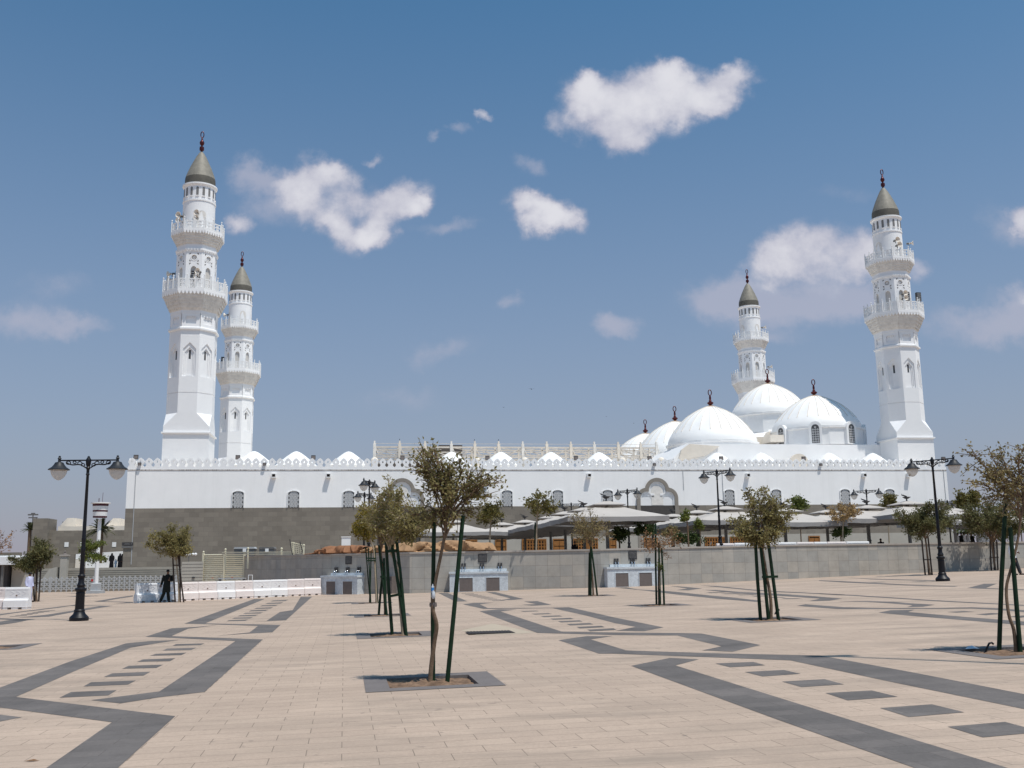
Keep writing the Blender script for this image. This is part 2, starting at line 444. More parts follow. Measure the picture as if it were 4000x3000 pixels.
# ------------------------------------------------------------------ mesh helpers
class MB:
    def __init__(self):
        self.v, self.f, self.uv = [], [], None

    def add(self, vs, fs):
        o = len(self.v)
        self.v += [tuple(p) for p in vs]
        self.f += [tuple(i + o for i in f) for f in fs]
        return self

    def box(self, x0, x1, y0, y1, z0, z1):
        vs = [(x, y, z) for z in (z0, z1) for y in (y0, y1) for x in (x0, x1)]
        return self.add(vs, [(0, 2, 3, 1), (4, 5, 7, 6), (0, 1, 5, 4), (2, 6, 7, 3), (0, 4, 6, 2), (1, 3, 7, 5)])

    def obox(self, c, s, rz=0.0, rx=0.0, ry=0.0):
        m = Matrix.Rotation(rz, 3, 'Z') @ Matrix.Rotation(ry, 3, 'Y') @ Matrix.Rotation(rx, 3, 'X')
        c = Vector(c)
        vs = [c + m @ Vector((x * s[0] / 2, y * s[1] / 2, z * s[2] / 2)) for z in (-1, 1) for y in (-1, 1) for x in (-1, 1)]
        return self.add(vs, [(0, 2, 3, 1), (4, 5, 7, 6), (0, 1, 5, 4), (2, 6, 7, 3), (0, 4, 6, 2), (1, 3, 7, 5)])

    def bar(self, a, b, w, h=None):          # square bar between two points
        a, b = Vector(a), Vector(b)
        d = (b - a).normalized()
        up = Vector((0, 0, 1)) if abs(d.z) < 0.9 else Vector((0, 1, 0))
        s = d.cross(up).normalized()
        t = s.cross(d).normalized()
        h = h or w
        vs = []
        for p in (a, b):
            vs += [p + s * w / 2 * i + t * h / 2 * j for i, j in ((-1, -1), (1, -1), (1, 1), (-1, 1))]
        return self.add(vs, [(3, 2, 1, 0), (4, 5, 6, 7), (0, 1, 5, 4), (1, 2, 6, 5), (2, 3, 7, 6), (3, 0, 4, 7)])

    def tube(self, pts, rad, n=8, caps=True):
        pts = [Vector(p) for p in pts]
        if not isinstance(rad, (list, tuple)):
            rad = [rad] * len(pts)
        o = len(self.v)
        ref = None
        for i, p in enumerate(pts):
            d = (pts[min(i + 1, len(pts) - 1)] - pts[max(i - 1, 0)])
            d = d.normalized() if d.length > 1e-9 else Vector((0, 0, 1))
            if ref is None:
                ref = Vector((1, 0, 0)) if abs(d.x) < 0.8 else Vector((0, 1, 0))
            s = (ref - d * ref.dot(d)).normalized()
            ref = s
            t = d.cross(s)
            for k in range(n):
                a = 2 * PI * k / n
                self.v.append(tuple(p + (s * math.cos(a) + t * math.sin(a)) * rad[i]))
        for i in range(len(pts) - 1):
            for k in range(n):
                a, b = o + i * n + k, o + i * n + (k + 1) % n
                self.f.append((a, b, b + n, a + n))
        if caps:
            self.f.append(tuple(o + k for k in reversed(range(n))))
            e = o + (len(pts) - 1) * n
            self.f.append(tuple(e + k for k in range(n)))
        return self

    def lathe(self, prof, c=(0, 0, 0), n=24, a0=0.0, sx=1.0, sy=1.0, cap=True):
        o = len(self.v)
        for r, z in prof:
            for k in range(n):
                a = a0 + 2 * PI * k / n
                self.v.append((c[0] + r * sx * math.cos(a), c[1] + r * sy * math.sin(a), c[2] + z))
        for i in range(len(prof) - 1):
            for k in range(n):
                a, b = o + i * n + k, o + i * n + (k + 1) % n
                self.f.append((a, b, b + n, a + n))
        if cap:
            if prof[0][0] > 1e-4:
                self.f.append(tuple(o + k for k in reversed(range(n))))
            if prof[-1][0] > 1e-4:
                e = o + (len(prof) - 1) * n
                self.f.append(tuple(e + k for k in range(n)))
        return self

    def prism(self, poly, fn, t0, t1):       # poly of (a,b), fn(a,b,t) -> point, extruded t0..t1
        n = len(poly)
        vs = [fn(a, b, t0) for a, b in poly] + [fn(a, b, t1) for a, b in poly]
        fs = [tuple(range(n)), tuple(reversed(range(n, 2 * n)))]
        for i in range(n):
            j = (i + 1) % n
            fs.append((j, i, i + n, j + n))
        return self.add(vs, fs)

    def xform(self, m):
        self.v = [tuple(m @ Vector(p)) for p in self.v]
        return self

    def join(self, other):
        return self.add(other.v, other.f)


def mesh(name, m, material, smooth=None):
    me = bpy.data.meshes.new(name)
    me.from_pydata(m.v, [], m.f)
    if m.uv:
        ul = me.uv_layers.new(name='UVMap')
        for p in me.polygons:
            for li in p.loop_indices:
                ul.data[li].uv = m.uv[me.loops[li].vertex_index]
    me.materials.append(material)
    if smooth:
        me.shade_smooth()
        if smooth < 180:
            me.set_sharp_from_angle(angle=R(smooth))
    me.update()
    return me


def obj(name, m, material, parent=None, smooth=None, loc=None):
    o = bpy.data.objects.new(name, mesh(name, m, material, smooth))
    COL.objects.link(o)
    if parent is not None:
        o.parent = parent
    if loc is not None:
        o.location = loc
    return o


def inst(name, me, parent, mtx):
    o = bpy.data.objects.new(name, me)
    COL.objects.link(o)
    o.parent = parent
    o.matrix_local = mtx
    return o


def tag(o, label=None, cat=None, group=None, kind=None):
    for k, v in (('label', label), ('category', cat), ('group', group), ('kind', kind)):
        if v:
            o[k] = v
    return o


def thing(name, label, cat, loc=(0, 0, 0), rz=0.0, group=None):
    o = bpy.data.objects.new(name, None)
    o.empty_display_size = 0.2
    COL.objects.link(o)
    o.location = loc
    o.rotation_euler = (0, 0, rz)
    return tag(o, label, cat, group)


def kids(o):
    return [c for c in ALLKIDS.get(o.name, [])]


def copy_tree(o, parent=None):
    c = o.copy()
    COL.objects.link(c)
    if parent is not None:
        c.parent = parent
    for ch in list(o.children):
        copy_tree(ch, c)
    return c


def dup(o, loc, rz, label, group=None, scale=None):
    c = copy_tree(o)
    c.location = loc
    c.rotation_euler = (0, 0, rz)
    if scale:
        c.scale = (scale,) * 3
    c['label'] = label
    if group:
        c['group'] = group
    return c


# ------------------------------------------------------------------ the mosque's own frame
PHI = R(9.35)
CU, SU = math.cos(PHI), math.sin(PHI)
OX, OY = -32.076, 98.052                     # axis of the near left minaret


def mw(u, v, z=0.0):                         # mosque frame to world
    return Vector((OX + u * CU - v * SU, OY + u * SU + v * CU, z))


def onv(px, py, v):                          # point of the plane v = const seen at a photo pixel -> (u, z)
    x, y, z = ray(px, py)
    k = (v + OY * CU - OX * SU) / (y * CU - x * SU)
    X, Y = k * x - OX, k * y - OY
    return X * CU + Y * SU, HC + k * z


# ------------------------------------------------------------------ ground
PITS = []                                    # (x, y, inner half size)


def pit(px, py, h=0.6):
    p = gp(px, py)
    PITS.append((p.x, p.y, h))
    return p


for q in ((1683, 2662), (1545, 2480), (1492, 2404), (1452, 2355), (2315, 2327), (2575, 2364), (3010, 2420), (3955, 2545), (-40, 2531)):
    pit(*q)


def square(x, y, h):
    c, s = math.cos(PAVE_ROT), math.sin(PAVE_ROT)
    return [Vector((x + a * h * c - b * h * s, y + a * h * s + b * h * c)) for a, b in ((-1, -1), (1, -1), (1, 1), (-1, 1))]


BX = [-3000, -15, 8, 60, 3000]
vs2, ed = [], []
for x in BX:
    vs2 += [Vector((x, -60)), Vector((x, 4000))]
    ed.append((len(vs2) - 2, len(vs2) - 1))
ed += [(0, 2), (2, 4), (4, 6), (6, 8), (1, 3), (3, 5), (5, 7), (7, 9)]
for (x, y, h) in PITS:
    o = len(vs2)
    vs2 += square(x, y, h)
    ed += [(o, o + 1), (o + 1, o + 2), (o + 2, o + 3), (o + 3, o)]
rv, _, rf, _, _, _ = delaunay_2d_cdt(vs2, ed, [], 0, 1e-5)


def in_pit(p):
    c, s = math.cos(PAVE_ROT), math.sin(PAVE_ROT)
    for (x, y, h) in PITS:
        a, b = p[0] - x, p[1] - y
        if abs(a * c + b * s) < h * 0.999 and abs(-a * s + b * c) < h * 0.999:
            return True
    return False


g = MB()
g.v = [(p.x, p.y, gz(p.x)) for p in rv]
for f in rf:
    cen = sum((rv[i] for i in f), Vector((0, 0))) / len(f)
    if not in_pit(cen):
        g.f.append(tuple(f))
tag(obj('plaza', g, M_PAVE), kind='structure')

rng = random.Random(5)
bd, so = MB(), MB()
for (x, y, h) in PITS:
    a, b = square(x, y, 0.925), square(x, y, h)
    for i in range(4):
        j = (i + 1) % 4
        bd.add([(p.x, p.y, gz(p.x) + 0.006) for p in (a[i], a[j], b[j], b[i])], [(0, 1, 2, 3)])
        bd.add([(b[j].x, b[j].y, gz(b[j].x) + 0.006), (b[i].x, b[i].y, gz(b[i].x) + 0.006), (b[i].x, b[i].y, gz(b[i].x) - .2), (b[j].x, b[j].y, gz(b[j].x) - .2)], [(3, 2, 1, 0)])
    n = 12
    c, s = math.cos(PAVE_ROT), math.sin(PAVE_ROT)
    vs = []
    for j in range(n + 1):
        for i in range(n + 1):
            u, v = (2 * i / n - 1) * h, (2 * j / n - 1) * h
            rr = math.hypot(u, v)
            vs.append((x + u * c - v * s, y + u * s + v * c, gz(x) - 0.045 + 0.05 * math.exp(-rr * rr * 6) + rng.uniform(-.02, .025)))
    so.add(vs, [(j * (n + 1) + i, j * (n + 1) + i + 1, (j + 1) * (n + 1) + i + 1, (j + 1) * (n + 1) + i) for j in range(n) for i in range(n)])
tag(obj('paving_border', bd, M_BORD), kind='structure')
tag(obj('soil', so, M_SOIL, smooth=60), kind='structure')

# charcoal paving bands, outlined corner by corner in photo coordinates and laid on the plaza
PAT = MB()


def band(pts, ox=0.0, oy=0.0, k=1.0):
    q = [gp(ox + x * k, oy + y * k, 0.003) for x, y in pts]
    PAT.add(q, [tuple(range(len(q)))])


K1 = (0, 2200, .5877)
band([(-260, 930), (-60, 850), (470, 652), (838, 533), (985, 519), (1190, 511), (1060, 530), (868, 562), (480, 725), (105, 890), (1165, 1018), (785, 1361), (560, 1560), (50, 1560), (310, 1361), (745, 1058), (0, 960)], *K1)
band([(965, 490), (1140, 433), (1300, 424), (1450, 411), (1250, 436), (1140, 485), (1748, 507), (1360, 857), (1060, 892), (800, 933), (605, 911), (1060, 853), (1565, 518), (1130, 496)], *K1)
band([(1225, 402), (1690, 238), (1760, 238), (1365, 400), (1865, 410), (1810, 460), (1620, 470), (1435, 485), (1660, 460), (1715, 417), (1300, 404)], *K1)
band([(1640, 391), (1770, 385), (1860, 325), (1945, 312), (2000, 222), (2075, 222), (1900, 380), (1780, 386)], *K1)
for b in ([(472, 857), (775, 845), (720, 880), (395, 895)], [(605, 792), (905, 780), (850, 808), (555, 820)], [(745, 733), (1000, 722), (955, 748), (690, 757)],
          [(855, 682), (1085, 675), (1040, 697), (812, 703)], [(950, 640), (1165, 632), (1130, 652), (910, 657)], [(1035, 603), (1240, 595), (1205, 612), (995, 616)],
          [(1110, 568), (1305, 562), (1270, 578), (1080, 582)], [(1170, 538), (1360, 533), (1335, 545), (1145, 550)]):
    band(b, *K1)
for i in range(9):
    t = i / 9
    x, y = 1505 + 330 * t, 384 - 148 * t
    band([(x + 18, y - 5), (x + 145 - 30 * t, y - 9), (x + 125 - 30 * t, y), (x, y + 2)], *K1)
band([(-200, 1000), (0, 1008), (145, 1025), (0, 1053), (-200, 1090)], *K1)
K3 = (0, 2300, .31646)
band([(-200, 350), (0, 312), (380, 265), (700, 225), (860, 205), (930, 195), (950, 210), (860, 212), (720, 236), (500, 262), (330, 280), (0, 328), (-200, 362)], *K3)
band([(220, 355), (560, 322), (930, 265), (1060, 240), (1230, 214), (860, 208), (1000, 205), (1400, 210), (1240, 235), (930, 285), (600, 345), (420, 352)], *K3)
band([(-200, 360), (0, 362), (380, 380), (200, 420), (0, 447), (-200, 480), (-200, 430), (0, 405), (130, 385), (0, 378)], *K3)
band([(1160, 158), (1420, 112), (1640, 80), (1640, 96), (1440, 126), (1280, 156), (1640, 160), (1640, 175), (1400, 188), (1560, 170), (1200, 160)], *K3)
for i in range(6):
    band([(120 + 70 * i, 343 - 13 * i), (330 + 70 * i, 328 - 13 * i), (330 + 70 * i, 333 - 13 * i), (120 + 70 * i, 348 - 13 * i)], *K3)
K5 = (2400, 2200, .72333)
band([(90, 555), (300, 512), (455, 520), (330, 553), (1480, 912), (2120, 1106), (2700, 1290), (2200, 1290), (1620, 1106), (880, 845)], *K5)
PX = (0, 0, 1)
band([(2181, 2501), (2293, 2485), (2393, 2485), (2308, 2498), (2446, 2541), (2443, 2541), (2400, 2554), (2340, 2554)], *PX)
band([(2400, 2554), (2446, 2541), (2560, 2545), (2820, 2553), (3203, 2561), (3560, 2626), (4000, 2712), (4300, 2770), (4300, 2832), (4000, 2770), (3500, 2668), (3087, 2580), (2805, 2569)], *PX)
band([(1873, 2388), (1946, 2380), (2017, 2381), (1955, 2389), (2193, 2467), (2400, 2471), (2653, 2473), (2740, 2475), (2971, 2520), (2863, 2546), (2743, 2541), (2819, 2525), (2646, 2483), (2400, 2481), (2099, 2473)], *PX)
band([(2150, 2374), (2222, 2372), (2400, 2412), (2592, 2451), (2516, 2466), (2407, 2464), (2483, 2449), (2400, 2434), (2290, 2405)], *PX)
band([(1808, 2361), (1850, 2355), (1928, 2354), (1874, 2361), (1905, 2375), (2150, 2374), (2160, 2376), (1890, 2379)], *PX)
band([(2046, 2350), (2099, 2348), (2155, 2363), (2080, 2366), (2040, 2362), (2095, 2360)], *PX)
band([(1711, 2316), (1749, 2316), (1826, 2349), (1779, 2350)], *PX)
band([(1899, 2313), (1935, 2313), (2046, 2340), (2000, 2344), (1950, 2345), (1995, 2338)], *PX)
for i in range(9):
    band([(1800 + 15 * i, 2319 + 3.4 * i), (1850 + 15 * i, 2318 + 3.4 * i), (1853 + 15 * i, 2319.5 + 3.4 * i), (1805 + 15 * i, 2320.5 + 3.4 * i)], *PX)
for i, (x, y) in enumerate(((1415, 320), (1490, 338), (1550, 354), (1615, 371), (1665, 388), (1725, 407), (1790, 426), (1860, 444))):
    w = 105 + 10 * i
    h = 6 + .9 * i
    band([(x, y - 2), (x + w, y - h + 1), (x + w + 22, y), (x + 22, y + h - 3)], 1200, 2200, .5877)
for b in ([(545, 542), (750, 534), (815, 552), (625, 563)], [(705, 588), (915, 577), (1005, 598), (800, 613)], [(905, 640), (1135, 627), (1240, 655), (1010, 670)],
          [(1140, 702), (1390, 688), (1530, 722), (1260, 742)], [(1435, 783), (1715, 763), (1890, 806), (1590, 832)], [(1800, 884), (2110, 858), (2310, 912), (1990, 942)]):
    band(b, *K5)
K6 = (2300, 2230, .45208)
band([(230, 145), (330, 142), (420, 160), (640, 172), (760, 182), (1000, 208), (1240, 230), (1520, 262), (1440, 268), (1100, 240), (760, 205), (640, 190), (500, 172)], *K6)
band([(700, 132), (800, 135), (980, 152), (860, 168), (760, 166), (850, 152)], *K6)
band([(960, 126), (1100, 130), (1400, 160), (1640, 176), (2212, 204), (2212, 210), (1640, 184), (1400, 168)], *K6)
band([(1000, 166), (1100, 165), (1300, 182), (1640, 198), (1960, 220), (2190, 240), (2080, 258), (1900, 262), (2000, 240), (1640, 216), (1300, 196)], *K6)
for i in range(6):
    band([(1010 + 130 * i, 186 + 10 * i), (1150 + 130 * i, 182 + 11 * i), (1190 + 130 * i, 186 + 11 * i), (1050 + 130 * i, 191 + 10.5 * i)], *K6)
K7 = (3200, 2230, .36166)
band([(-240, 378), (-150, 360), (0, 372), (260, 392), (700, 402), (1300, 400), (1640, 394), (1900, 402), (2212, 425), (2500, 445), (2500, 462), (2212, 445), (1900, 420), (1640, 408), (1000, 412), (400, 414), (200, 412), (0, 398)], *K7)
band([(200, 330), (520, 326), (800, 334), (1000, 352), (1250, 366), (1120, 388), (950, 392), (1010, 372), (800, 354), (520, 336)], *K7)
band([(640, 452), (770, 426), (1030, 420), (960, 445), (1500, 492), (2212, 548), (2700, 590), (2700, 630), (2212, 588), (1500, 528), (940, 482)], *K7)
band([(0, 244), (400, 262), (800, 288), (1260, 318), (2212, 368), (2212, 378), (1260, 328), (800, 298), (400, 272), (0, 252)], *K7)
band([(0, 102), (360, 116), (760, 138), (1000, 150), (1500, 166), (1460, 172), (1000, 160), (700, 146), (360, 130), (0, 110)], *K7)
band([(300, 72), (560, 84), (1250, 102), (1250, 110), (560, 92)], *K7)
for q in ([(1380, 444), (1560, 434), (1680, 442), (1480, 452)], [(1690, 470), (1860, 456), (1990, 464), (1800, 480)], [(2050, 494), (2212, 482), (2300, 492), (2180, 506)]):
    band(q, *K7)
band([(1600, 186), (1780, 140), (1920, 138), (1800, 186), (2212, 200), (2212, 208), (1720, 192)], *K7)
tag(obj('paving_pattern', PAT, M_DARK), kind='structure')

# ------------------------------------------------------------------ terrace, platform and steps round the mosque
BASEPX = [(950, 2315), (1256, 2322), (1600, 2318), (2000, 2305), (2350, 2295), (2600, 2285), (3000, 2266), (3250, 2254), (3500, 2242), (3700, 2233), (3900, 2224), (4000, 2219), (4250, 2207)]
TOPPX = [2171, 2165, 2157, 2151, 2144, 2138, 2128.5, 2125.5, 2122, 2119, 2116.5, 2115, 2111]
WB = [gp(*q) for q in BASEPX]
WT = [at(q[0], t, p.y).z for q, t, p in zip(BASEPX, TOPPX, WB)]
TZ = 1.5
tr = MB()
pl = [(p.x, p.y + 0.2) for p in WB]
far = [mw(135, -4.0), mw(12.5, -4.0)]
poly = pl + [(p.x, p.y) for p in far]
tr.add([(x, y, TZ) for x, y in poly], [tuple(range(len(poly)))])
tag(obj('terrace', tr, mat('terrace_stone', (0.42, 0.37, 0.32), 0.85, 0.5, 0.08)), kind='structure')
pf = MB()
PZ = 1.75
pf.box(-26, 12.4, -7, 40, -1, PZ)
for i in range(1, 11):
    pf.box(-26, 12.4, -7 - 0.35 * i, -7 - 0.35 * (i - 1) - 0.003, -1, PZ - 0.18 * i - .05)
    pf.box(-26, 12.4, -7 - 0.35 * i - .03, -7 - 0.35 * (i - 1) - 0.004, PZ - 0.18 * i - .049, PZ - 0.18 * i)
o = tag(obj('steps', pf, mat('pale_step_stone', (0.34, 0.31, 0.265), 0.85, 1.5, 0.08)), kind='structure')
o.location = mw(0, 0)
o.rotation_euler.z = PHI

# ------------------------------------------------------------------ retaining wall
wall = thing('retaining_wall', 'long grey stone clad retaining wall along the back of the plaza with flat coping', 'wall')


def wall_strip(off0, off1, zb, zt, dzt=0.0):
    m = MB()
    m.uv = []
    s = 0.0
    n = len(WB)
    rings = []
    for i, p in enumerate(WB):
        a, b = WB[max(i - 1, 0)], WB[min(i + 1, n - 1)]
        d = Vector((b.x - a.x, b.y - a.y, 0)).normalized()
        nrm = Vector((d.y, -d.x, 0))
        if i:
            s += (WB[i] - WB[i - 1]).length
        lo, hi = zb(i), zt(i)
        ring = [(p + nrm * off0, lo), (p + nrm * off0, hi), (p + nrm * off1, hi), (p + nrm * off1, lo)]
        for k, (q, z) in enumerate(ring):
            m.v.append((q.x, q.y, z))
            m.uv.append((s, z - 0.12 if k in (0, 1) else z + 3))
    for i in range(n - 1):
        o = 4 * i
        for k in range(4):
            a, b = o + k, o + (k + 1) % 4
            m.f.append((a, a + 4, b + 4, b))
    m.f += [(0, 1, 2, 3), tuple(4 * (n - 1) + k for k in (3, 2, 1, 0))]
    return m


obj('masonry', wall_strip(0, -0.42, lambda i: WB[i].z - 0.3, lambda i: WT[i] - 0.10), M_WALL, wall)
obj('coping', wall_strip(0.05, -0.47, lambda i: WT[i] - 0.098, lambda i: WT[i]), M_COPE, wall)


def wall_at(px):                             # point of the wall's foot at a photo x, with its direction and top
    for i in range(len(BASEPX) - 1):
        a, b = BASEPX[i][0], BASEPX[i + 1][0]
        if a <= px <= b:
            t = (px - a) / (b - a)
            p = WB[i].lerp(WB[i + 1], t)
            d = (WB[i + 1] - WB[i])
            return p, math.atan2(d.y, d.x), WT[i] * (1 - t) + WT[i + 1] * t
    return WB[0], 0, WT[0]


# ------------------------------------------------------------------ mosque body
mosque = thing('mosque', 'large white mosque with grey stone lower wall, keyhole battlements and ribbed white domes', 'mosque', mw(0, 0), PHI)
U0, U1, VF, VB = -4.85, 78.95, -4.0, 46.0
obj('stone_base', MB().box(U0, U1, VF, VB, -1, 7.15), M_STONE, mosque)
obj('upper_wall', MB().box(U0 + .003, U1 - .003, VF + .003, VB, 7.15, 10.78), M_FACADE, mosque)
obj('mosaic_band', MB().box(U0, U1, VF - 0.03, VF + 0.001, 10.70, 10.80), M_BAND, mosque)
par = MB()
par.box(U0, U1, VF + .003, VF + 0.33, 10.802, 11.02)
half = [(0, 0), (.375, 0), (.25, .12), (.215, .22), (.245, .32), (.325, .40), (.345, .53), (.30, .63), (.225, .67), (.19, .76), (.085, .83), (0, .89), (0, .66), (.075, .50), (0, .36)]
npar = int((U1 - U0) / 0.7545)
pitch = (U1 - U0) / npar
for i in range(npar):
    c = U0 + (i + .5) * pitch
    for s in (1, -1):
        pts = [(c + s * a * pitch / .75, 11.02 + b) for a, b in half]
        if s < 0:
            pts.reverse()
        par.prism(pts, lambda a, b, t: (a, t, b), VF + .005, VF + 0.25)
nside = 30
for i in range(nside):
    c = VF + (i + .9) * pitch
    par.prism([(c - .3, 11.0), (c + .3, 11.0), (c + .2, 11.3), (c + .33, 11.6), (c, 11.9), (c - .33, 11.6), (c - .2, 11.3)], lambda a, b, t: (t, a, b), U0 + .01, U0 + .25)
par.box(U0 + .004, U0 + .3, VF + .34, VB, 10.802, 11.02)
obj('battlements', par, M_WHITE, mosque)
# lower plinth under the canopies with timber doors and screens
obj('plinth', MB().box(26.2, U1 + .02, VF - 0.16, VF - .002, 0, 4.15), M_PLINTH, mosque)
DOORS = [(1955, 44, 'd'), (2085, 96, 's'), (2183, 50, 'd'), (2268, 62, 's'), (2312, 44, 's'), (2392, 28, 'd'), (2540, 56, 'd'), (2790, 84, 's'), (2905, 120, 's'), (3178, 48, 'd'), (1840, 46, 's')]
for (px, w, k) in DOORS:
    u = onv(px, 2120, VF)[0]
    hw = w / 2 / 39.0
    fr = MB()
    for (a, b, c, d) in ((-hw, hw, 3.82, 3.92), (-hw, -hw + .09, 1.5, 3.82), (hw - .09, hw, 1.5, 3.82)):
        fr.box(u + a, u + b, VF - .26, VF - .165, c, d)
    f = obj('door' if k == 'd' else 'timber_screen', fr, M_WOOD, mosque)
    lm = MB()
    if k == 'd':
        for i in range(2):
            for j in range(4):
                x0 = u - hw + .11 + i * (hw - .1)
                lm.box(x0, x0 + hw - .14, VF - .235, VF - .17, 1.55 + j * .56, 1.55 + j * .56 + .48)
    else:
        n = max(2, int(2 * hw / .3))
        for i in range(n):
            x = u - hw + .09 + (i + .5) * (2 * hw - .18) / n
            lm.box(x - .055, x + .055, VF - .235, VF - .185, 1.5, 3.82)
        for j in range(8):
            z = 1.6 + j * .3
            lm.box(u - hw + .09, u + hw - .09, VF - .225, VF - .182, z, z + .09)
    obj('panelling' if k == 'd' else 'lattice', lm, M_WOOD, f)
    obj('dark_opening', MB().box(u - hw + .09, u + hw - .09, VF - .18, VF - .163, 1.5, 3.82), M_WOODD, f)


def arch_pts(hw, zs, rise, n=8):             # flat-topped segment arch outline
    r = (hw * hw + rise * rise) / (2 * rise)
    a = math.asin(hw / r)
    return [(r * math.sin(a - 2 * a * i / n), zs + rise - r + r * math.cos(a - 2 * a * i / n)) for i in range(n + 1)]


# arched windows with pierced lattice
HWW = 0.51
wout = [(-HWW - .07, 0), (HWW + .07, 0)] + arch_pts(HWW + .07, 1.42, .2)
win = [(-HWW, 0.0), (HWW, 0.0)] + arch_pts(HWW, 1.40, .17)
frm = MB()
n = len(wout)
vs = []
for t in (-.09, 0):
    vs += [(a, t, b) for a, b in wout] + [(a, t, b) for a, b in win]
fs = []
for i in range(1, n):
    j = (i + 1) % n
    fs += [(i, j, n + j, n + i), (j, i, 2 * n + i, 2 * n + j), (n + i, n + j, 3 * n + j, 3 * n + i)]
frm.add(vs, [f[::-1] for f in fs])
me_frame = mesh('window_frame', frm, M_WHITE2)
pane = MB().prism(win, lambda a, b, t: (a, t, b), -.02, 0)
me_pane = mesh('dark_pane', pane, M_PANE)
lat = MB()


def ring2(m, cx, cz, r0, r1, y, n=8):
    vs = [(cx + r * math.cos(2 * PI * k / n + .39), y, cz + r * math.sin(2 * PI * k / n + .39)) for r in (r0, r1) for k in range(n)]
    m.add(vs, [(k, n + k, n + (k + 1) % n, (k + 1) % n) for k in range(n)])


for j in range(8):
    for i in range(-2, 3):
        cx, cz = i * .255 + (.1275 if j % 2 else 0), .12 + j * .2
        if abs(cx) > .47 or cz > 1.53 or (cz > 1.45 and abs(cx) > .3):
            continue
        ring2(lat, cx, cz, .062, .118, -.035)
        ring2(lat, cx, cz, 0.0, .034, -.035)
me_lat = mesh('lattice', lat, M_LATT)
for px in (930, 1147, 1362, 1981, 2179, 2374, 2850, 3033, 3302, 3477):
    u = onv(px, 1950, VF)[0]
    w = bpy.data.objects.new('window', me_pane)
    COL.objects.link(w)
    w.parent = mosque
    w.location = (u, VF - .004, 7.16)
    for nm, me_ in (('window_frame', me_frame), ('lattice', me_lat)):
        c = bpy.data.objects.new(nm, me_)
        COL.objects.link(c)
        c.parent = w


# trefoil portals
def trefoil(d, n=72):
    pts = []
    ct, rt = (0, 1.54), 1.25 - d
    cs, rs = (1.12, .74), 1.05 - d
    right = [(cs[0] + rs, 0.0)]
    for i in range(60):
        a = i / 59 * R(150)
        p = (cs[0] + rs * math.cos(a), cs[1] + rs * math.sin(a))
        if math.hypot(p[0] - ct[0], p[1] - ct[1]) > rt:
            right.append(p)
        else:
            break
    for i in range(80):
        a = -R(30) + i / 79 * R(120)
        p = (ct[0] + rt * math.cos(a), ct[1] + rt * math.sin(a))
        if math.hypot(p[0] - cs[0], p[1] - cs[1]) > rs:
            right.append(p)
    full = right + [(-x, z) for x, z in reversed(right[:-1])]
    ls = [0]
    for a, b in zip(full, full[1:]):
        ls.append(ls[-1] + math.dist(a, b))
    k = 0
    for i in range(n + 1):
        t = ls[-1] * i / n
        while k < len(ls) - 2 and ls[k + 1] < t:
            k += 1
        f = (t - ls[k]) / max(1e-9, ls[k + 1] - ls[k])
        pts.append((full[k][0] + (full[k + 1][0] - full[k][0]) * f, full[k][1] + (full[k + 1][1] - full[k][1]) * f))
    return pts


TO, TI, TJ = trefoil(0), trefoil(.36), trefoil(.50)
for pxp in (2567, 1570):
    u = onv(pxp, 1950, VF)[0]
    m = MB()
    n = len(TO)
    vs = [(u + a, t, 7.15 + b) for t in (VF - .2, VF) for poly in (TO, TI) for a, b in poly]
    fs = []
    for i in range(n - 1):
        j = i + 1
        fs += [(i, n + i, n + j, j), (2 * n + i, i, j, 2 * n + j), (n + i, 3 * n + i, 3 * n + j, n + j)]
    m.add(vs, fs)
    for s in (-1, 1):                         # stone jambs below the arch
        m.box(u + s * 2.0 - .2, u + s * 2.0 + .2, VF - .2, VF - .002, 1.5, 7.148)
    p = obj('portal', m, M_PORT, mosque)
    q = MB().prism([(u + a, 7.15 + b) for a, b in TI], lambda a, b, t: (a, t, b), VF - .03, VF - .002)
    obj('tympanum', q, M_WHITE2, p)
    q = MB()
    n = len(TI)
    vs = [(u + a, t, 7.15 + b) for t in (VF - .12, VF - .031) for poly in (TI, TJ) for a, b in poly]
    q.add(vs, [f for i in range(n - 1) for f in ((i, n + i, n + i + 1, i + 1), (n + i, 3 * n + i, 3 * n + i + 1, n + i + 1))])
    obj('archivolt', q, M_WHITE2, p)
    q = MB()
    rr = random.Random(3)
    for i in range(13):
        x = -1.25 + i * 2.5 / 12
        top = 1.35 if abs(x) > .75 else 1.2
        if abs(x) < .4:
            continue
        for r_ in range(2):
            q.box(u + x - .1, u + x + .1, VF - .09 + r_ * .03, VF - .03, 7.15 + top - .2 - r_ * .2, 7.15 + top - r_ * .2)
    obj('stalactite_carving', q, M_WHITE, p)
    q = MB().prism([(u - .62, 7.2), (u + .62, 7.2), (u + .62, 8.6)] + [(u + .62 * math.cos(i * PI / 10), 8.6 + .62 * math.sin(i * PI / 10)) for i in range(1, 10)] + [(u - .62, 8.6)], lambda a, b, t: (a, t, b), VF - .06, VF - .031)
    obj('niche', q, M_STAIN, p)
    obj('doorway', MB().box(u - 1.75, u + 1.75, VF - .05, VF - .002, 1.5, 7.1), mat('dark_doorway', (0.07, 0.063, 0.058), 0.8), p)

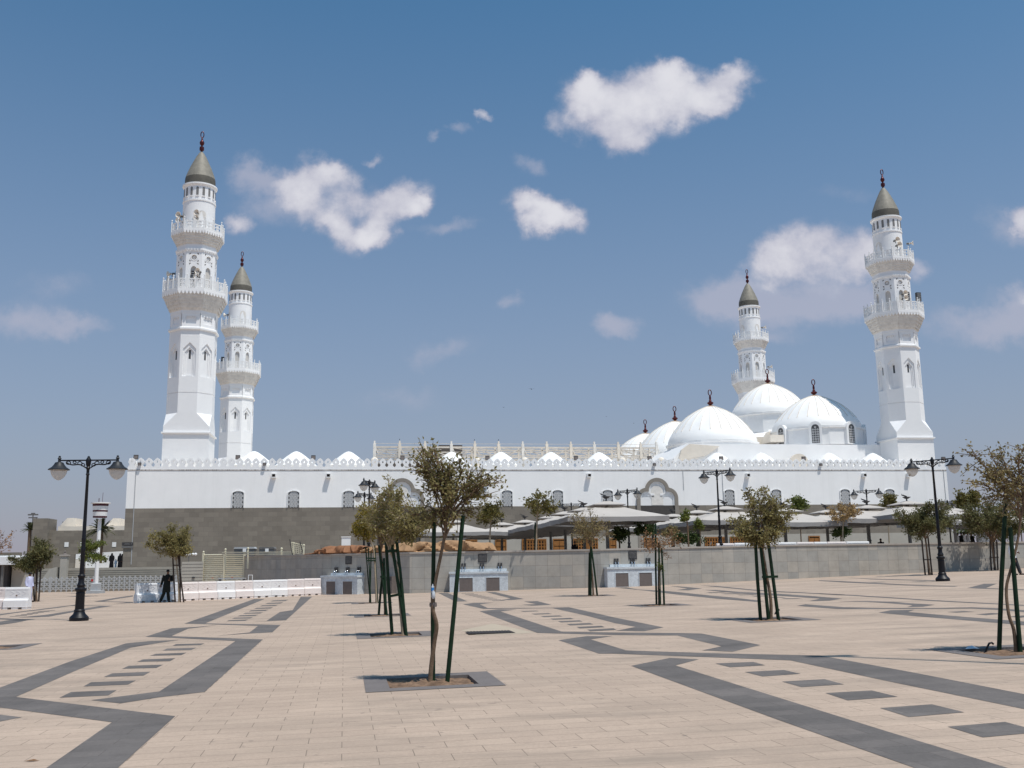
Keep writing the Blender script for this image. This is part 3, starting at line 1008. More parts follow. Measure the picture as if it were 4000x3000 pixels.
# water spouts
for px in (1070, 1283, 1904, 2299, 2918, 3372, 3545):
    u = onv(px, 1852, VF)[0]
    m = MB()
    m.box(u - .21, u + .21, VF - .42, VF - .001, 9.98, 10.06)
    m.box(u - .21, u - .15, VF - .42, VF - .001, 10.062, 10.32)
    m.box(u + .15, u + .21, VF - .42, VF - .001, 10.062, 10.32)
    m.box(u - .21, u + .21, VF - .42, VF - .001, 10.322, 10.38)
    s = obj('water_spout', m, M_WHITE2, mosque)
    obj('spout_opening', MB().box(u - .148, u + .148, VF - .36, VF - .003, 10.064, 10.318), M_WOODD, s)

# thin lightning conductor cable and cable trunking on the wall
for (px, z0, z1) in ((528, 2.0, 10.7), (2670, 8.7, 10.7), (2823, 7.2, 10.7), (3690, 7.4, 10.7)):
    u = onv(px, 1900, VF)[0]
    obj('conduit', MB().box(u - .03, u + .03, VF - .035, VF - .001, z0, z1), M_LGREY, mosque)

# roof cones of the near gallery
cone_prof = [(2.1, -.45), (2.15, 0), (1.92, .18), (1.48, .56), (.95, 1.00), (.45, 1.36), (.2, 1.48), (0.02, 1.52)]
for px in (993, 1158, 1362, 1764, 1956, 2151, 2339, 2798, 2972, 3237, 3407):
    u = onv(px, 1768, -.3)[0]
    obj('roof_cone', MB().lathe(cone_prof, (u, -.3, 11.45), 24), M_DOME, mosque, 30)
obj('roof', MB().box(U0 + .35, U1 - .35, VF + .4, VB - .4, 10.785, 11.0), M_CREAM, mosque)
# little ribbed cupolas peeping between the battlements
for px in (1463, 1862, 2050, 2430, 2582):
    u, zt_ = onv(px, 1786, 2.6)
    rc = .40
    d = obj('small_cupola', MB().lathe([(rc * math.cos(R(a)), rc * math.sin(R(a))) for a in range(-30, 90, 12)] + [(0.01, rc)], (u, 2.6, zt_ - rc), 16), M_CREAM, mosque, 40)
    obj('cupola_drum', MB().lathe([(.34, 11.0), (.34, zt_ - rc - .18)], (u, 2.6, 0), 16), M_CREAM, d, 40)
# round arched gable near the right end
u = onv(3066, 1785, 3)[0]
obj('roof_gable', MB().prism([(u - 1.0, 11.01), (u + 1.0, 11.01), (u + 1.0, 12.0)] + [(u + math.cos(i * PI / 12), 12.0 + .85 * math.sin(i * PI / 12)) for i in range(1, 12)] + [(u - 1.0, 12.0)], lambda a, b, t: (a, t, b), -.6, -.2), M_CREAM, mosque)
obj('stair_house', MB().box(18.6, 24, 12, 18, 11.0, 13.2).box(26.2, 29.0, 16, 18, 11.0, 15.6), mat('dark_roof_shed', (0.10, 0.085, 0.075), 0.9, 2, 0.2), mosque)

# prayer hall block with sloping skirts
blk = MB()
ZB = onv(2976, 1735, 2.1)[1]
lo = [(50.6, 2.05), (79.4, 2.05), (79.4, 46), (50.6, 46)]
hi = [(52.2, 2.1), (75.2, 2.1), (75.2, 44.5), (52.2, 44.5)]
blk.add([(a, b, 11.0) for a, b in lo] + [(a, b, 12.6) for a, b in lo] + [(a, b, ZB) for a, b in hi],
        [(0, 1, 5, 4), (1, 2, 6, 5), (2, 3, 7, 6), (3, 0, 4, 7), (4, 5, 9, 8), (5, 6, 10, 9), (6, 7, 11, 10), (7, 4, 8, 11), (8, 9, 10, 11)])
obj('prayer_hall_roof', blk, M_WHITE, mosque)
obj('sloping_buttress', MB().prism([(51.0, 12.3), (54.2, 12.9), (55.8, 13.9), (52.4, ZB - .05), (51.4, 13.5)], lambda a, b, t: (a, t, b), 1.75, 2.04), M_CREAM, mosque)


def finial(c, h, r):
    m = MB()
    s = h / 4.0
    m.lathe([(r * 1.5, 0), (r * .7, .25 * s), (r * .45, .45 * s), (r * 1.15, .75 * s), (r * 1.25, 1.0 * s), (r * .45, 1.3 * s), (r * .6, 1.42 * s), (r * .35, 1.6 * s), (r * .45, 2.0 * s), (r * .3, 2.6 * s)], c, 12)
    n = 20
    pts = [(c[0] + .30 * s * 1.25 * math.sin(2 * PI * i / n), c[1], c[2] + 3.25 * s - .62 * s * math.cos(2 * PI * i / n)) for i in range(n + 1)]
    m.tube(pts, .085 * s * 1.2, 6)
    return m


def dome(u, v, top, base, r, drum_z, windows, drum_r=None):
    H = top - base
    KP = [(1, 0), (.988, .09), (.952, .19), (.87, .335), (.75, .51), (.58, .695), (.42, .815), (.29, .895), (.15, .962), (.06, .99), (.002, 1.0)]
    prof = []
    for i in range(len(KP) - 1):
        q0, q1, q2, q3 = KP[max(i - 1, 0)], KP[i], KP[i + 1], KP[min(i + 2, len(KP) - 1)]
        for t in (0, .34, .67):
            prof.append(tuple(0.5 * (2 * q1[c] + (q2[c] - q0[c]) * t + (2 * q0[c] - 5 * q1[c] + 4 * q2[c] - q3[c]) * t * t + (-q0[c] + 3 * q1[c] - 3 * q2[c] + q3[c]) * t ** 3) * (r, H)[c] for c in (0, 1)))
    prof.append((.01, H))
    m = MB()
    nn = 72
    o0 = len(m.v)
    NR = 24
    for (rr, zz) in prof:                    # shallow radial flutes over the upper part
        f = zz / H
        amp = 0.0 if f < .30 else 0.10 * min(1, (f - .30) / .06) * min(1, rr / (.5 * r))
        for k in range(nn):
            a = 2 * PI * k / nn
            d = amp if k % 3 == 0 else 0.0
            m.v.append((u + (rr - d) * math.cos(a), v + (rr - d) * math.sin(a), base + zz))
    for i in range(len(prof) - 1):
        for k in range(nn):
            a, b = i * nn + k, i * nn + (k + 1) % nn
            m.f.append((a, b, b + nn, a + nn))
    d = obj('dome', m, M_DOME, mosque, 60)
    fb = MB()
    for k in range(NR):
        a = 2 * PI * (k + .5) / NR
        pts = []
        for i in range(8, len(prof) - 2):
            rr, zz = prof[i]
            pts.append((u + (rr + .01) * math.cos(a), v + (rr + .01) * math.sin(a), base + zz + .012))
        fb.tube(pts, [.05] + [.035] * (len(pts) - 2) + [.02], 5)
    obj('rib', fb, M_RIB, d, 60)
    obj('finial', finial((u, v, top - .12), 2.15, .30), M_COPPER, d, 40)
    obj('collar', MB().lathe([(.75, -.30), (.5, -.02), (.3, .06)], (u, v, top), 14), mat('weathered_copper_collar', (0.30, 0.17, 0.10), 0.6, 5, 0.2), d, 40)
    if drum_z < base:
        q = MB()
        q.lathe([((drum_r or r + .12), drum_z - base), ((drum_r or r + .12), -.25), ((drum_r or r + .12) + .16, -.22), ((drum_r or r + .12) + .16, -.05), (r - .05, 0)], (u, v, base), 16, a0=PI / 16)
        dr = obj('drum', q, M_WHITE2, mosque)
        if windows:
            for k in range(8):
                a = -PI / 2 + .30 + k * PI / 4
                m_ = Matrix.Translation((u, v, 0)) @ Matrix.Rotation(a + PI / 2, 4, 'Z')
                rr = (drum_r or r + .12)
                prof_o = [(-.72, drum_z), (.72, drum_z), (.72, base - .25)] + [(.72 * math.cos(i * PI / 10), base - .25 + .72 * math.sin(i * PI / 10)) for i in range(1, 10)] + [(-.72, base - .25)]
                q = MB().prism(prof_o, lambda x, z, t: (x, -t, z), rr - 1.6, rr + .22).xform(m_)
                w = obj('dormer', q, M_WHITE2, dr)
                prof_i = [(-.42, drum_z + .15), (.42, drum_z + .15), (.42, base - .3)] + [(.42 * math.cos(i * PI / 10), base - .3 + .42 * math.sin(i * PI / 10)) for i in range(1, 10)] + [(-.42, base - .3)]
                q = MB().prism(prof_i, lambda x, z, t: (x, -t, z), rr + .22, rr + .235).xform(m_)
                obj('dormer_window', q, M_PANE, w)
                q = MB()
                for j in range(8):
                    for i in (-1, 0, 1):
                        if drum_z + .32 + j * .27 > base - .1 or (i and drum_z + .32 + j * .27 > base - .25):
                            continue
                        ring2(q, i * .26, drum_z + .32 + j * .27, .05, .11, -(rr + .245), 6)
                obj('lattice', q.xform(m_), M_LATT, w)


dome(57.6, 8.7, 19.46, 14.9, 5.16, 14.0, False)
dome(57.3, 20.9, 19.4, 14.9, 5.16, 14.0, False)
dome(57.0, 33.1, 19.4, 14.9, 5.16, 14.0, False)
dome(70.2, 7.65, 20.69, 16.45, 5.15, 14.3, True)
dome(69.9, 19.9, 24.34, 19.95, 5.0, 17.4, False, 5.1)
obj('dome_base', MB().lathe([(7.0, 14.0), (7.0, 16.6), (5.3, 17.38)], (69.9, 19.9, 0), 8, a0=PI / 8), M_WHITE, mosque)
obj('roof_turret', MB().lathe([(.5, 0), (.5, .9), (.55, .92), (.5, 1.1)], (62.6, 10, 15.3), 14), M_CREAM, mosque, 40)
hb = MB()
hb.box(62.3, 66.5, 9, 16, 14.9, 15.9).box(63.4, 65.6, 5.5, 8.5, 14.9, 15.7)
hb.prism([(62.3 + 1.0 * i / 8, 15.9 + .7 * math.sin(PI * i / 8)) for i in range(9)], lambda a, b, t: (a + 2.2, t, b), 9.01, 10)
obj('roof_vault', hb, M_CREAM, mosque)

# ------------------------------------------------------------------ minarets
SQ = 2.16                                    # half side of the square base


def oct_pts(hf):                             # octagon with flats facing the axes
    r = hf / math.cos(PI / 8)
    return [(r * math.cos(PI / 8 + k * PI / 4), r * math.sin(PI / 8 + k * PI / 4)) for k in range(8)]


def oct_loft(m, levels):
    o = len(m.v)
    for hf, z in levels:
        m.v += [(x, y, z) for x, y in oct_pts(hf)]
    for i in range(len(levels) - 1):
        for k in range(8):
            a, b = o + i * 8 + k, o + i * 8 + (k + 1) % 8
            m.f.append((a, b, b + 8, a + 8))
    m.f.append(tuple(o + k for k in reversed(range(8))))
    e = o + (len(levels) - 1) * 8
    m.f.append(tuple(e + k for k in range(8)))


def face_xf(k, hf):                          # frame of octagon face k: x along the face, y inward, origin on the face
    a = k * PI / 4
    return Matrix.Rotation(a + PI / 2, 4, 'Z') @ Matrix.Translation((0, -hf, 0))


def niche_poly(w, z0, zs, zt, kind):
    if kind == 'point':
        return [(-w, z0), (w, z0), (w, zs), (0, zt), (-w, zs)]
    return [(-w, z0), (w, z0), (w, zs)] + [(w * math.cos(i * PI / 8), zs + (zt - zs) * math.sin(i * PI / 8)) for i in range(1, 8)] + [(-w, zs)]


def plate_with_hole(m, outer, inner, xf, t0, t1):
    # polygons with the same vertex count -> a raised plate around a recess
    n = len(outer)
    vs = [xf @ Vector((a, t, b)) for t in (t0, t1) for poly in (outer, inner) for a, b in poly]
    fs = []
    for i in range(n):
        j = (i + 1) % n
        fs += [(i, n + i, n + j, j), (n + i, 3 * n + i, 3 * n + j, n + j)]
    m.add(vs, fs)


def build_minaret():
    root = thing('minaret', 'x', 'minaret', (0, 0, 0), 0, 'white minarets at the corners of the mosque')
    b = MB()
    b.box(-SQ, SQ, -SQ, SQ, 0, 14.47)
    obj('square_base', b, M_WHITE, root)
    obj('base_cornice', MB().box(-SQ - .16, SQ + .16, -SQ - .16, SQ + .16, 14.472, 14.62), M_WHITE, root)
    # square to octagon with sunlit triangular chamfers
    HF = SQ + .02
    op = oct_pts(HF)
    sq = [(SQ, SQ), (-SQ, SQ), (-SQ, -SQ), (SQ, -SQ)]
    m = MB()
    m.v = [(x, y, 14.622) for x, y in sq] + [(x, y, 15.15) for x, y in sq] + [(x, y, 16.5) for x, y in op]
    m.f = [(0, 1, 5, 4), (1, 2, 6, 5), (2, 3, 7, 6), (3, 0, 4, 7), (3, 2, 1, 0)]
    # op order: 22.5, 67.5, 112.5 ... ; faces: +x between op7, op0 ; +y op1, op2 ; -x op3, op4 ; -y op5, op6
    m.f += [(5, 10, 9, 4), (6, 12, 11, 5), (7, 14, 13, 6), (4, 8, 15, 7), (4, 9, 8), (5, 11, 10), (6, 13, 12), (7, 15, 14)]
    obj('chamfered_stage', m, M_WHITE, root)
    sh = MB()
    oct_loft(sh, [(HF, 16.5), (HF, 18.47)])
    oct_loft(sh, [(HF - .05, 18.472), (HF - .05, 18.55)])
    oct_loft(sh, [(HF, 18.552), (HF, 20.1)])
    oct_loft(sh, [(HF - .24, 20.102), (HF - .24, 24.1)])
    oct_loft(sh, [(HF, 24.102), (HF, 24.78)])
    oct_loft(sh, [(HF + .05, 24.782), (HF + .16, 24.86), (HF + .16, 25.02), (HF + .06, 25.1)])
    oct_loft(sh, [(HF - .12, 25.102), (HF - .12, 26.5)])
    oct_loft(sh, [(HF + .03, 26.502), (HF + .03, 26.8)])
    # raised panels of the lower shaft: each face a plate round a pointed niche
    fw = HF * math.tan(PI / 8)
    for k in range(8):
        xf = face_xf(k, HF)
        w = .62
        inner = [(-w, 20.12), (w, 20.12), (w, 22.9), (0, 23.55), (-w, 22.9)]
        outer = [(-fw, 20.102), (fw, 20.102), (fw, 23.4), (0, 24.1), (-fw, 23.4)]
        plate_with_hole(sh, outer, inner, xf, 0, .24)
        o = [Vector((a, 0, c)) for a, c in ((-fw, 23.4), (0, 24.1), (-fw, 24.1))]
        sh.add([xf @ p for p in o], [(0, 1, 2)])
        o = [Vector((a, 0, c)) for a, c in ((fw, 23.4), (fw, 24.1), (0, 24.1))]
        sh.add([xf @ p for p in o], [(0, 1, 2)])
        for d in (.16, .3):                  # stepped reveal
            w2 = w - d
            inner2 = [(-w2, 20.14), (w2, 20.14), (w2, 22.55), (0, 23.25 - d), (-w2, 22.55)]
            outer2 = [(-w, 20.12), (w, 20.12), (w, 22.9), (0, 23.55), (-w, 22.9)] if d == .16 else last
            plate_with_hole(sh, outer2, inner2, xf, .10 if d == .16 else .17, .24)
            last = inner2
        # recessed rectangle below the gallery
        inner = [(-.5, 25.45), (.5, 25.45), (.5, 26.2), (-.5, 26.2)]
        outer = [(-fw * .97, 25.102), (fw * .97, 25.102), (fw * .97, 26.5), (-fw * .97, 26.5)]
        plate_with_hole(sh, outer, inner, xf, .0, .14)
        for i in range(5):
            sh.add([xf @ Vector((-.5 + .22 * i + dx_, dy_, 26.19 - dz_)) for dx_, dy_, dz_ in ((0, .02, 0), (.14, .02, 0), (.07, .02, .2), (0, .12, 0), (.14, .12, 0), (.07, .12, .2))], [(0, 1, 2), (5, 4, 3), (0, 3, 4, 1), (1, 4, 5, 2), (2, 5, 3, 0)])
    obj('lower_shaft', sh, M_WHITE, root)
    me_ = mesh('slit_window', MB().add([(a, .235, c) for a, c in ((-.1, 21.9), (.1, 21.9), (.1, 22.8), (-.1, 22.8))], [(0, 1, 2, 3)]), M_PANE)
    for k in range(8):
        inst('slit_window', me_, root, face_xf(k, HF))

    def gallery(z_c0, z_c1, r0, r1, z_floor, z_rail, bays, name):
        m = MB()
        steps = 5
        for i in range(steps):
            t0, t1 = i / steps, (i + 1) / steps
            ra = r0 + (r1 - r0) * (t0 ** .8)
            rb = r0 + (r1 - r0) * (t1 ** .8)
            za, zb = z_c0 + (z_c1 - z_c0) * t0, z_c0 + (z_c1 - z_c0) * t1
            oct_loft(m, [(ra, za + .001), (rb - .07, zb - .06), (rb, zb - .05), (rb, zb)])
            for k in range(8):
                xf = face_xf(k, rb)
                fw_ = rb * math.tan(PI / 8)
                nn_ = 6 + i
                for j in range(nn_):
                    x = -fw_ + (j + .5) * 2 * fw_ / nn_
                    hw_ = fw_ / nn_ * .55
                    m.add([xf @ Vector(p) for p in ((x - hw_, .0, zb - .05), (x + hw_, .0, zb - .05), (x, .10, za + .03), (x, .16, zb - .05))], [(0, 1, 2), (1, 3, 2), (3, 0, 2)])
        c = obj(name, m, M_STAIN, root)
        m = MB()
        oct_loft(m, [(r1, z_c1 + .002), (r1 + .05, z_c1 + .1), (r1 + .05, z_floor)])
        for k in range(8):
            xf = face_xf(k, r1 + .05)
            fw_ = (r1 + .05) * math.tan(PI / 8)
            n_ = 7
            for j in range(n_):
                x = -fw_ + (j + .5) * 2 * fw_ / n_
                w_ = fw_ / n_ * .62
                m.add([xf @ Vector(p) for p in ((x - w_, 0, z_c1 + .12), (x + w_, 0, z_c1 + .12), (x + w_, 0, z_c1 - .06), (x, 0, z_c1 - .2), (x - w_, 0, z_c1 - .06), (x - w_, .1, z_c1 + .12), (x + w_, .1, z_c1 + .12), (x + w_, .1, z_c1 - .06), (x, .1, z_c1 - .2), (x - w_, .1, z_c1 - .06))],
                      [(0, 4, 3, 2, 1), (1, 2, 7, 6), (2, 3, 8, 7), (3, 4, 9, 8), (4, 0, 5, 9)])
        g_ = obj('gallery_floor', m, M_WHITE, root)
        m = MB()
        rr = r1 - .02
        fw_ = rr * math.tan(PI / 8)
        h = z_rail - z_floor
        posts = []
        for k in range(8):
            xf = face_xf(k, rr)
            for j in range(bays):
                x0, x1 = -fw_ + j * 2 * fw_ / bays, -fw_ + (j + 1) * 2 * fw_ / bays
                posts.append(xf @ Vector((x0, 0, z_floor)))
                a, bq = x0 + .1, x1 - .1
                za, zb = z_floor + .05, z_floor + h * .82
                cx, cz = (a + bq) / 2, (za + zb) / 2

                def rect(xa, xb, zc, zd, t=.03):
                    m.add([xf @ Vector(p) for p in [(x_, y_, z_) for z_ in (zc, zd) for x_, y_ in ((xa, -t), (xb, -t), (xb, t), (xa, t))]], [(0, 3, 2, 1), (4, 5, 6, 7), (0, 1, 5, 4), (1, 2, 6, 5), (2, 3, 7, 6), (3, 0, 4, 7)])
                rect(a, bq, za, za + .1)
                rect(a, bq, zb - .1, zb)
                rect(a, a + .07, za + .1, zb - .1)
                rect(bq - .07, bq, za + .1, zb - .1)
                rect(cx - .03, cx + .03, za + .1, zb - .1, .02)
                rect(a + .07, cx - .03, cz - .04, cz + .04, .02)
                rect(cx + .03, bq - .07, cz - .04, cz + .04, .02)
                for zc in (za + (zb - za) * .3, za + (zb - za) * .7):
                    s_ = min((bq - a) / 2 - .08, .14)
                    q_ = MB()
                    ring2(q_, cx, zc, s_ * .6, s_ * 1.25, 0.0, 8)
                    m.add([xf @ Vector(v_) for v_ in q_.v], q_.f)
        rl = obj('railing_panels', m, M_WHITE2, root)
        ps = MB().box(-.055, .055, -.055, .055, 0, h)
        ps.lathe([(.03, 0), (.03, .05), (.075, .12), (.06, .19), (.0, .24)], (0, 0, h), 6)
        me_ = mesh('railing_post', ps, M_WHITE2)
        for q in posts:
            inst('railing_post', me_, rl, Matrix.Translation(q))

    gallery(26.80, 28.45, HF + .03, 2.98, 28.85, 30.10, 3, 'carved_corbel')
    ms = MB()
    H2 = 1.88
    oct_loft(ms, [(H2 - .16, 28.85), (H2 - .16, 33.0)])
    oct_loft(ms, [(H2 + .02, 33.002), (H2 + .12, 33.12), (H2 + .12, 33.3)])
    oct_loft(ms, [(H2, 33.302), (H2, 33.72)])
    f2 = H2 * math.tan(PI / 8)
    nz = []
    for k in range(8):
        xf = face_xf(k, H2)
        # two recesses per face: an arch below, a rosette above
        ar = niche_poly(.30, 28.86, 31.0, 31.45, 'round')
        nar = len(ar)
        outer = [(-f2, 28.851), (f2, 28.851), (f2, 31.0)] + [(f2 * (1 - 2 * i / 8), 31.72) for i in range(1, 8)] + [(-f2, 31.0)]
        outer[3] = (f2, 31.72)
        outer[-2] = (-f2, 31.72)
        plate_with_hole(ms, outer, ar, xf, 0, .16)
        ci = [(.27 * math.cos(-PI * .75 + i * PI / 4), 32.36 + .27 * math.sin(-PI * .75 + i * PI / 4)) for i in range(8)]
        co = [(-f2, 31.72), (0, 31.72), (f2, 31.72), (f2, 32.36), (f2, 33.0), (0, 33.0), (-f2, 33.0), (-f2, 32.36)]
        plate_with_hole(ms, co, ci, xf, 0, .16)
        q_ = MB()
        ring2(q_, 0, 32.36, .27, .36, -.03, 12)
        ring2(q_, 0, 32.36, .05, .13, .08, 8)
        ms.add([xf @ Vector(v_) for v_ in q_.v], q_.f)
        for j in range(6):
            x = -f2 + (j + .5) * 2 * f2 / 6
            ms.add([xf @ Vector(p) for p in ((x - .09, -.10, 33.12), (x + .09, -.10, 33.12), (x, -.10, 32.94), (x - .09, .02, 33.12), (x + .09, .02, 33.12), (x, .02, 32.94))], [(0, 2, 1), (0, 3, 5, 2), (1, 2, 5, 4)])
    obj('middle_shaft', ms, M_WHITE, root)
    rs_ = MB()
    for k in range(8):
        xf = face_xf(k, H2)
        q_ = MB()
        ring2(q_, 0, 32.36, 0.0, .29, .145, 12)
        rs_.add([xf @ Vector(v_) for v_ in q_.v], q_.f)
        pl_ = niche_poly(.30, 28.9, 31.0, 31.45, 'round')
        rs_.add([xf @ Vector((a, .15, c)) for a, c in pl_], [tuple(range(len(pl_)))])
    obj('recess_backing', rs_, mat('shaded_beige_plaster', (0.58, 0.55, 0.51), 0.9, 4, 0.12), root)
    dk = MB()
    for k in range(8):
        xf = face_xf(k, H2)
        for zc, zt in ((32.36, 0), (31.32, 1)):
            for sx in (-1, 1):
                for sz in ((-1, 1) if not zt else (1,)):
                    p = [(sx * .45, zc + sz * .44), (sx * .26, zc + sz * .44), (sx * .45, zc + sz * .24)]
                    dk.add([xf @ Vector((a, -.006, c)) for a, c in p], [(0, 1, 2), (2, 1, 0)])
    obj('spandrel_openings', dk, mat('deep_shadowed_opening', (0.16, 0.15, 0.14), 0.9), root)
    gallery(33.72, 34.9, H2, 2.46, 35.2, 36.25, 2, 'carved_corbel')
    up = MB()
    up.lathe([(1.60, 35.2), (1.60, 38.5), (1.66, 38.52), (1.66, 38.68), (1.56, 38.72), (1.56, 39.0), (1.56, 40.1), (1.62, 40.15), (1.74, 40.3), (1.74, 40.44), (1.5, 40.5)], (0, 0, 0), 40)
    obj('round_turret', up, M_WHITE, root, 30)
    pl_ = niche_poly(.12, 39.05, 39.85, 40.0, 'round')
    me_s = mesh('slot_opening', MB().add([(a, 0, c) for a, c in pl_], [tuple(range(len(pl_)))]), mat('grey_slot', (0.20, 0.195, 0.19), 0.9))
    me_r = mesh('sill', MB().box(-.17, .17, -.06, .02, 38.98, 39.05), M_WHITE)
    for k in range(16):
        c = inst('slot_opening', me_s, root, Matrix.Rotation(2 * PI * k / 16, 4, 'Z') @ Matrix.Translation((0, -1.572, 0)))
        inst('sill', me_r, c, Matrix.Identity(4))
    for k in range(4):
        m_ = Matrix.Rotation(2 * PI * k / 4 + .35, 4, 'Z') @ Matrix.Translation((0, -1.60, 0))
        pl_ = niche_poly(.42, 35.25, 37.0, 37.45, 'round')
        dw = MB().add([m_ @ Vector((a, -.02 + abs(a) ** 2 * .3, c)) for a, c in pl_], [tuple(range(len(pl_)))])
        obj('turret_door', dw, M_STAIN, root)
    cap = MB()
    cap.lathe([(1.5, 40.44), (1.52, 40.6), (1.53, 41.0), (1.5, 41.32)], (0, 0, 0), 40)
    c = obj('cap_skirt', cap, M_CAPD, root, 40)
    cap = MB()
    cap.lathe([(1.5, 41.322), (1.42, 41.6), (1.28, 42.0), (1.05, 42.6), (.78, 43.2), (.5, 43.8), (.26, 44.2), (.14, 44.35)], (0, 0, 0), 40)
    c = obj('cap', cap, M_CAP, root, 40)
    m = MB()
    m.lathe([(.16, 44.3), (.10, 44.42), (.10, 44.5), (.22, 44.55), (.24, 44.75), (.22, 44.92), (.09, 44.98), (.09, 45.08), (.2, 45.2), (.25, 45.4), (.16, 45.6), (.07, 45.75), (.11, 45.82), (.06, 45.9), (.05, 46.0)], (0, 0, 0), 12)
    n = 18
    m.tube([(.16 * math.sin(2 * PI * i / n), 0, 46.30 - .33 * math.cos(2 * PI * i / n)) for i in range(n + 1)], .05, 6)
    obj('finial', m, M_COPPER, c, 40)
    return root


mn = build_minaret()
mn.location = mw(0, 0)
mn.rotation_euler.z = PHI
mn['label'] = 'tall white minaret nearest the left end of the facade, tallest in the picture'
dup(mn, mw(77.15, 0.6), PHI, 'tall white minaret at the right end of the facade with shaded left faces')
dup(mn, mw(-0.05, 41.1), PHI, 'smaller looking white minaret just right of the tallest left one')
dup(mn, mw(77.1, 41.4), PHI, 'white minaret rising behind the ribbed white domes')

# ------------------------------------------------------------------ loudspeakers on the minarets
def horn_proto():
    root = thing('horn_loudspeaker', 'x', 'loudspeaker', (0, 0, 0), 0, 'horn loudspeakers on the minarets')
    rx = Matrix.Rotation(PI / 2, 4, 'X')
    m = MB().lathe([(.06, -.05), (.08, .1), (.13, .25), (.24, .38), (.31, .42), (.29, .43), (.12, .26), (.05, .12)], (0, 0, 0), 18, cap=False).xform(rx)
    obj('bell', m, M_CREAM, root, 50)
    obj('throat', MB().lathe([(.02, .10), (.125, .12), (.128, .14)], (0, 0, 0), 12).xform(rx), M_PANEL, root)
    obj('driver', MB().lathe([(.11, -.32), (.12, -.06), (.05, -.04)], (0, 0, 0), 12).xform(rx), M_POST, root, 40)
    obj('bracket', MB().box(-.03, .03, .02, .08, -.34, -.05), M_POST, root)
    return root


hp = horn_proto()
HORNS = [(705, 843, 97, 'upper one left of the tallest minaret top gallery'), (705, 864, 97, 'lower one left of the tallest minaret top gallery'),
         (776, 834, 96.6, 'upper of the pair before the round turret of the tallest minaret'), (775, 854, 96.6, 'lower of the pair before the round turret of the tallest minaret'),
         (780, 1062, 96.2, 'upper of the pair before the arched face of the tallest minaret'), (776, 1082, 96.2, 'lower of the pair before the arched face of the tallest minaret'),
         (671, 1070, 97.8, 'upper horn beside the dark box at the tallest minaret lower gallery'), (671, 1092, 97.8, 'lower horn beside the dark box at the tallest minaret lower gallery'),
         (3498, 939, 109, 'upper of the pair before the round turret of the right minaret'), (3506, 958, 109, 'lower of the pair before the round turret of the right minaret'),
         (3529, 1147, 108.6, 'upper of the pair on the middle of the right minaret'), (3531, 1166, 108.6, 'lower of the pair on the middle of the right minaret'),
         (3552, 951, 111, 'sideways horn at the right of the right minaret top gallery'), (2981, 1279, 150.5, 'horn at right of the top gallery on the minaret behind domes'),
         (3005, 1433, 150, 'horn above the lower gallery of the minaret behind domes'), (887, 1230, 138, 'horn at left of the smaller left minaret top gallery')]
for i, (px, py, Y, lb) in enumerate(HORNS):
    o = hp if i == 0 else copy_tree(hp)
    o.location = at(px, py, Y)
    side = px in (671, 887)
    o.rotation_euler.z = -PI / 2 - .2 if side else (1.2 if px in (3552, 2981, 3005) else -.3 if px < 2000 else .25)
    o['label'] = 'pale horn loudspeaker, ' + lb
for (px, py, Y, w, lb) in ((697, 1080, 97.2, .55, 'dark box loudspeaker at left of the tallest minaret lower gallery'), (754, 1078, 96.2, .34, 'dark column loudspeaker before the arched face of the tallest minaret'),
                           (3545, 1158, 108.6, .3, 'dark column loudspeaker beside the horns of the right minaret'), (3587, 1160, 109.5, .55, 'dark louvred box loudspeaker at right of the right minaret lower gallery'),
                           (871, 1408, 138, .5, 'small dark box loudspeaker at left of the smaller left minaret')):
    p = at(px, py, Y)
    t = thing('box_loudspeaker', lb, 'loudspeaker', p, PHI)
    obj('cabinet', MB().box(-w / 2, w / 2, -.15, .15, -.5, .5), M_PLAQ, t)
    m = MB()
    for j in range(4):
        m.box(-w / 2 + .05, w / 2 - .05, -.185, -.152, -.43 + j * .23, -.43 + j * .23 + .06)
    obj('grille', m, M_LGREY, t)

# ------------------------------------------------------------------ roof truss
V_T = 14
trs = thing('roof_truss', 'long cream painted steel lattice truss standing on the mosque roof', 'truss', mw(0, 0), PHI)
cream = mat('cream_steel', (0.62, 0.565, 0.50), 0.7, 1.5, 0.12)
uposts = [onv(px, 1760, V_T)[0] for px in (1463, 1561, 1660, 1763, 1855, 1948, 2042, 2136, 2230, 2322, 2415, 2503, 2565)]
m = MB()
ua, ub = uposts[0], uposts[-1]
for vv in (V_T, V_T + 3.0):
    m.box(ua, ub, vv - .1, vv + .1, 15.0, 15.19)
    m.box(ua, ub, vv - .05, vv + .05, 14.45, 14.57)
    m.box(ua, ub, vv - .07, vv + .07, 13.84, 14.02)
    m.box(ua, ub, vv - .015, vv + .015, 15.50, 15.54)
obj('chords', m, cream, trs)
m = MB()
for i in range(len(uposts) - 1):
    a, b = uposts[i], uposts[i + 1]
    c = (a + b) / 2
    for vv in (V_T, V_T + 3.0):
        lo_, hi_ = ((13.95, 15.0) if i % 2 else (15.0, 13.95))
        m.bar((a, vv, lo_), (b, vv, hi_), .10)
        m.bar((a, vv, 14.5), (c, vv, 13.95), .08)
        m.bar((c, vv, 13.95), (b, vv, 14.5), .08)
        m.bar((c, vv, 14.5), (c, vv, 15.0), .05)
    m.bar((a, V_T, 15.05), (b, V_T + 3.0, 15.05), .06)
obj('braces', m, cream, trs)
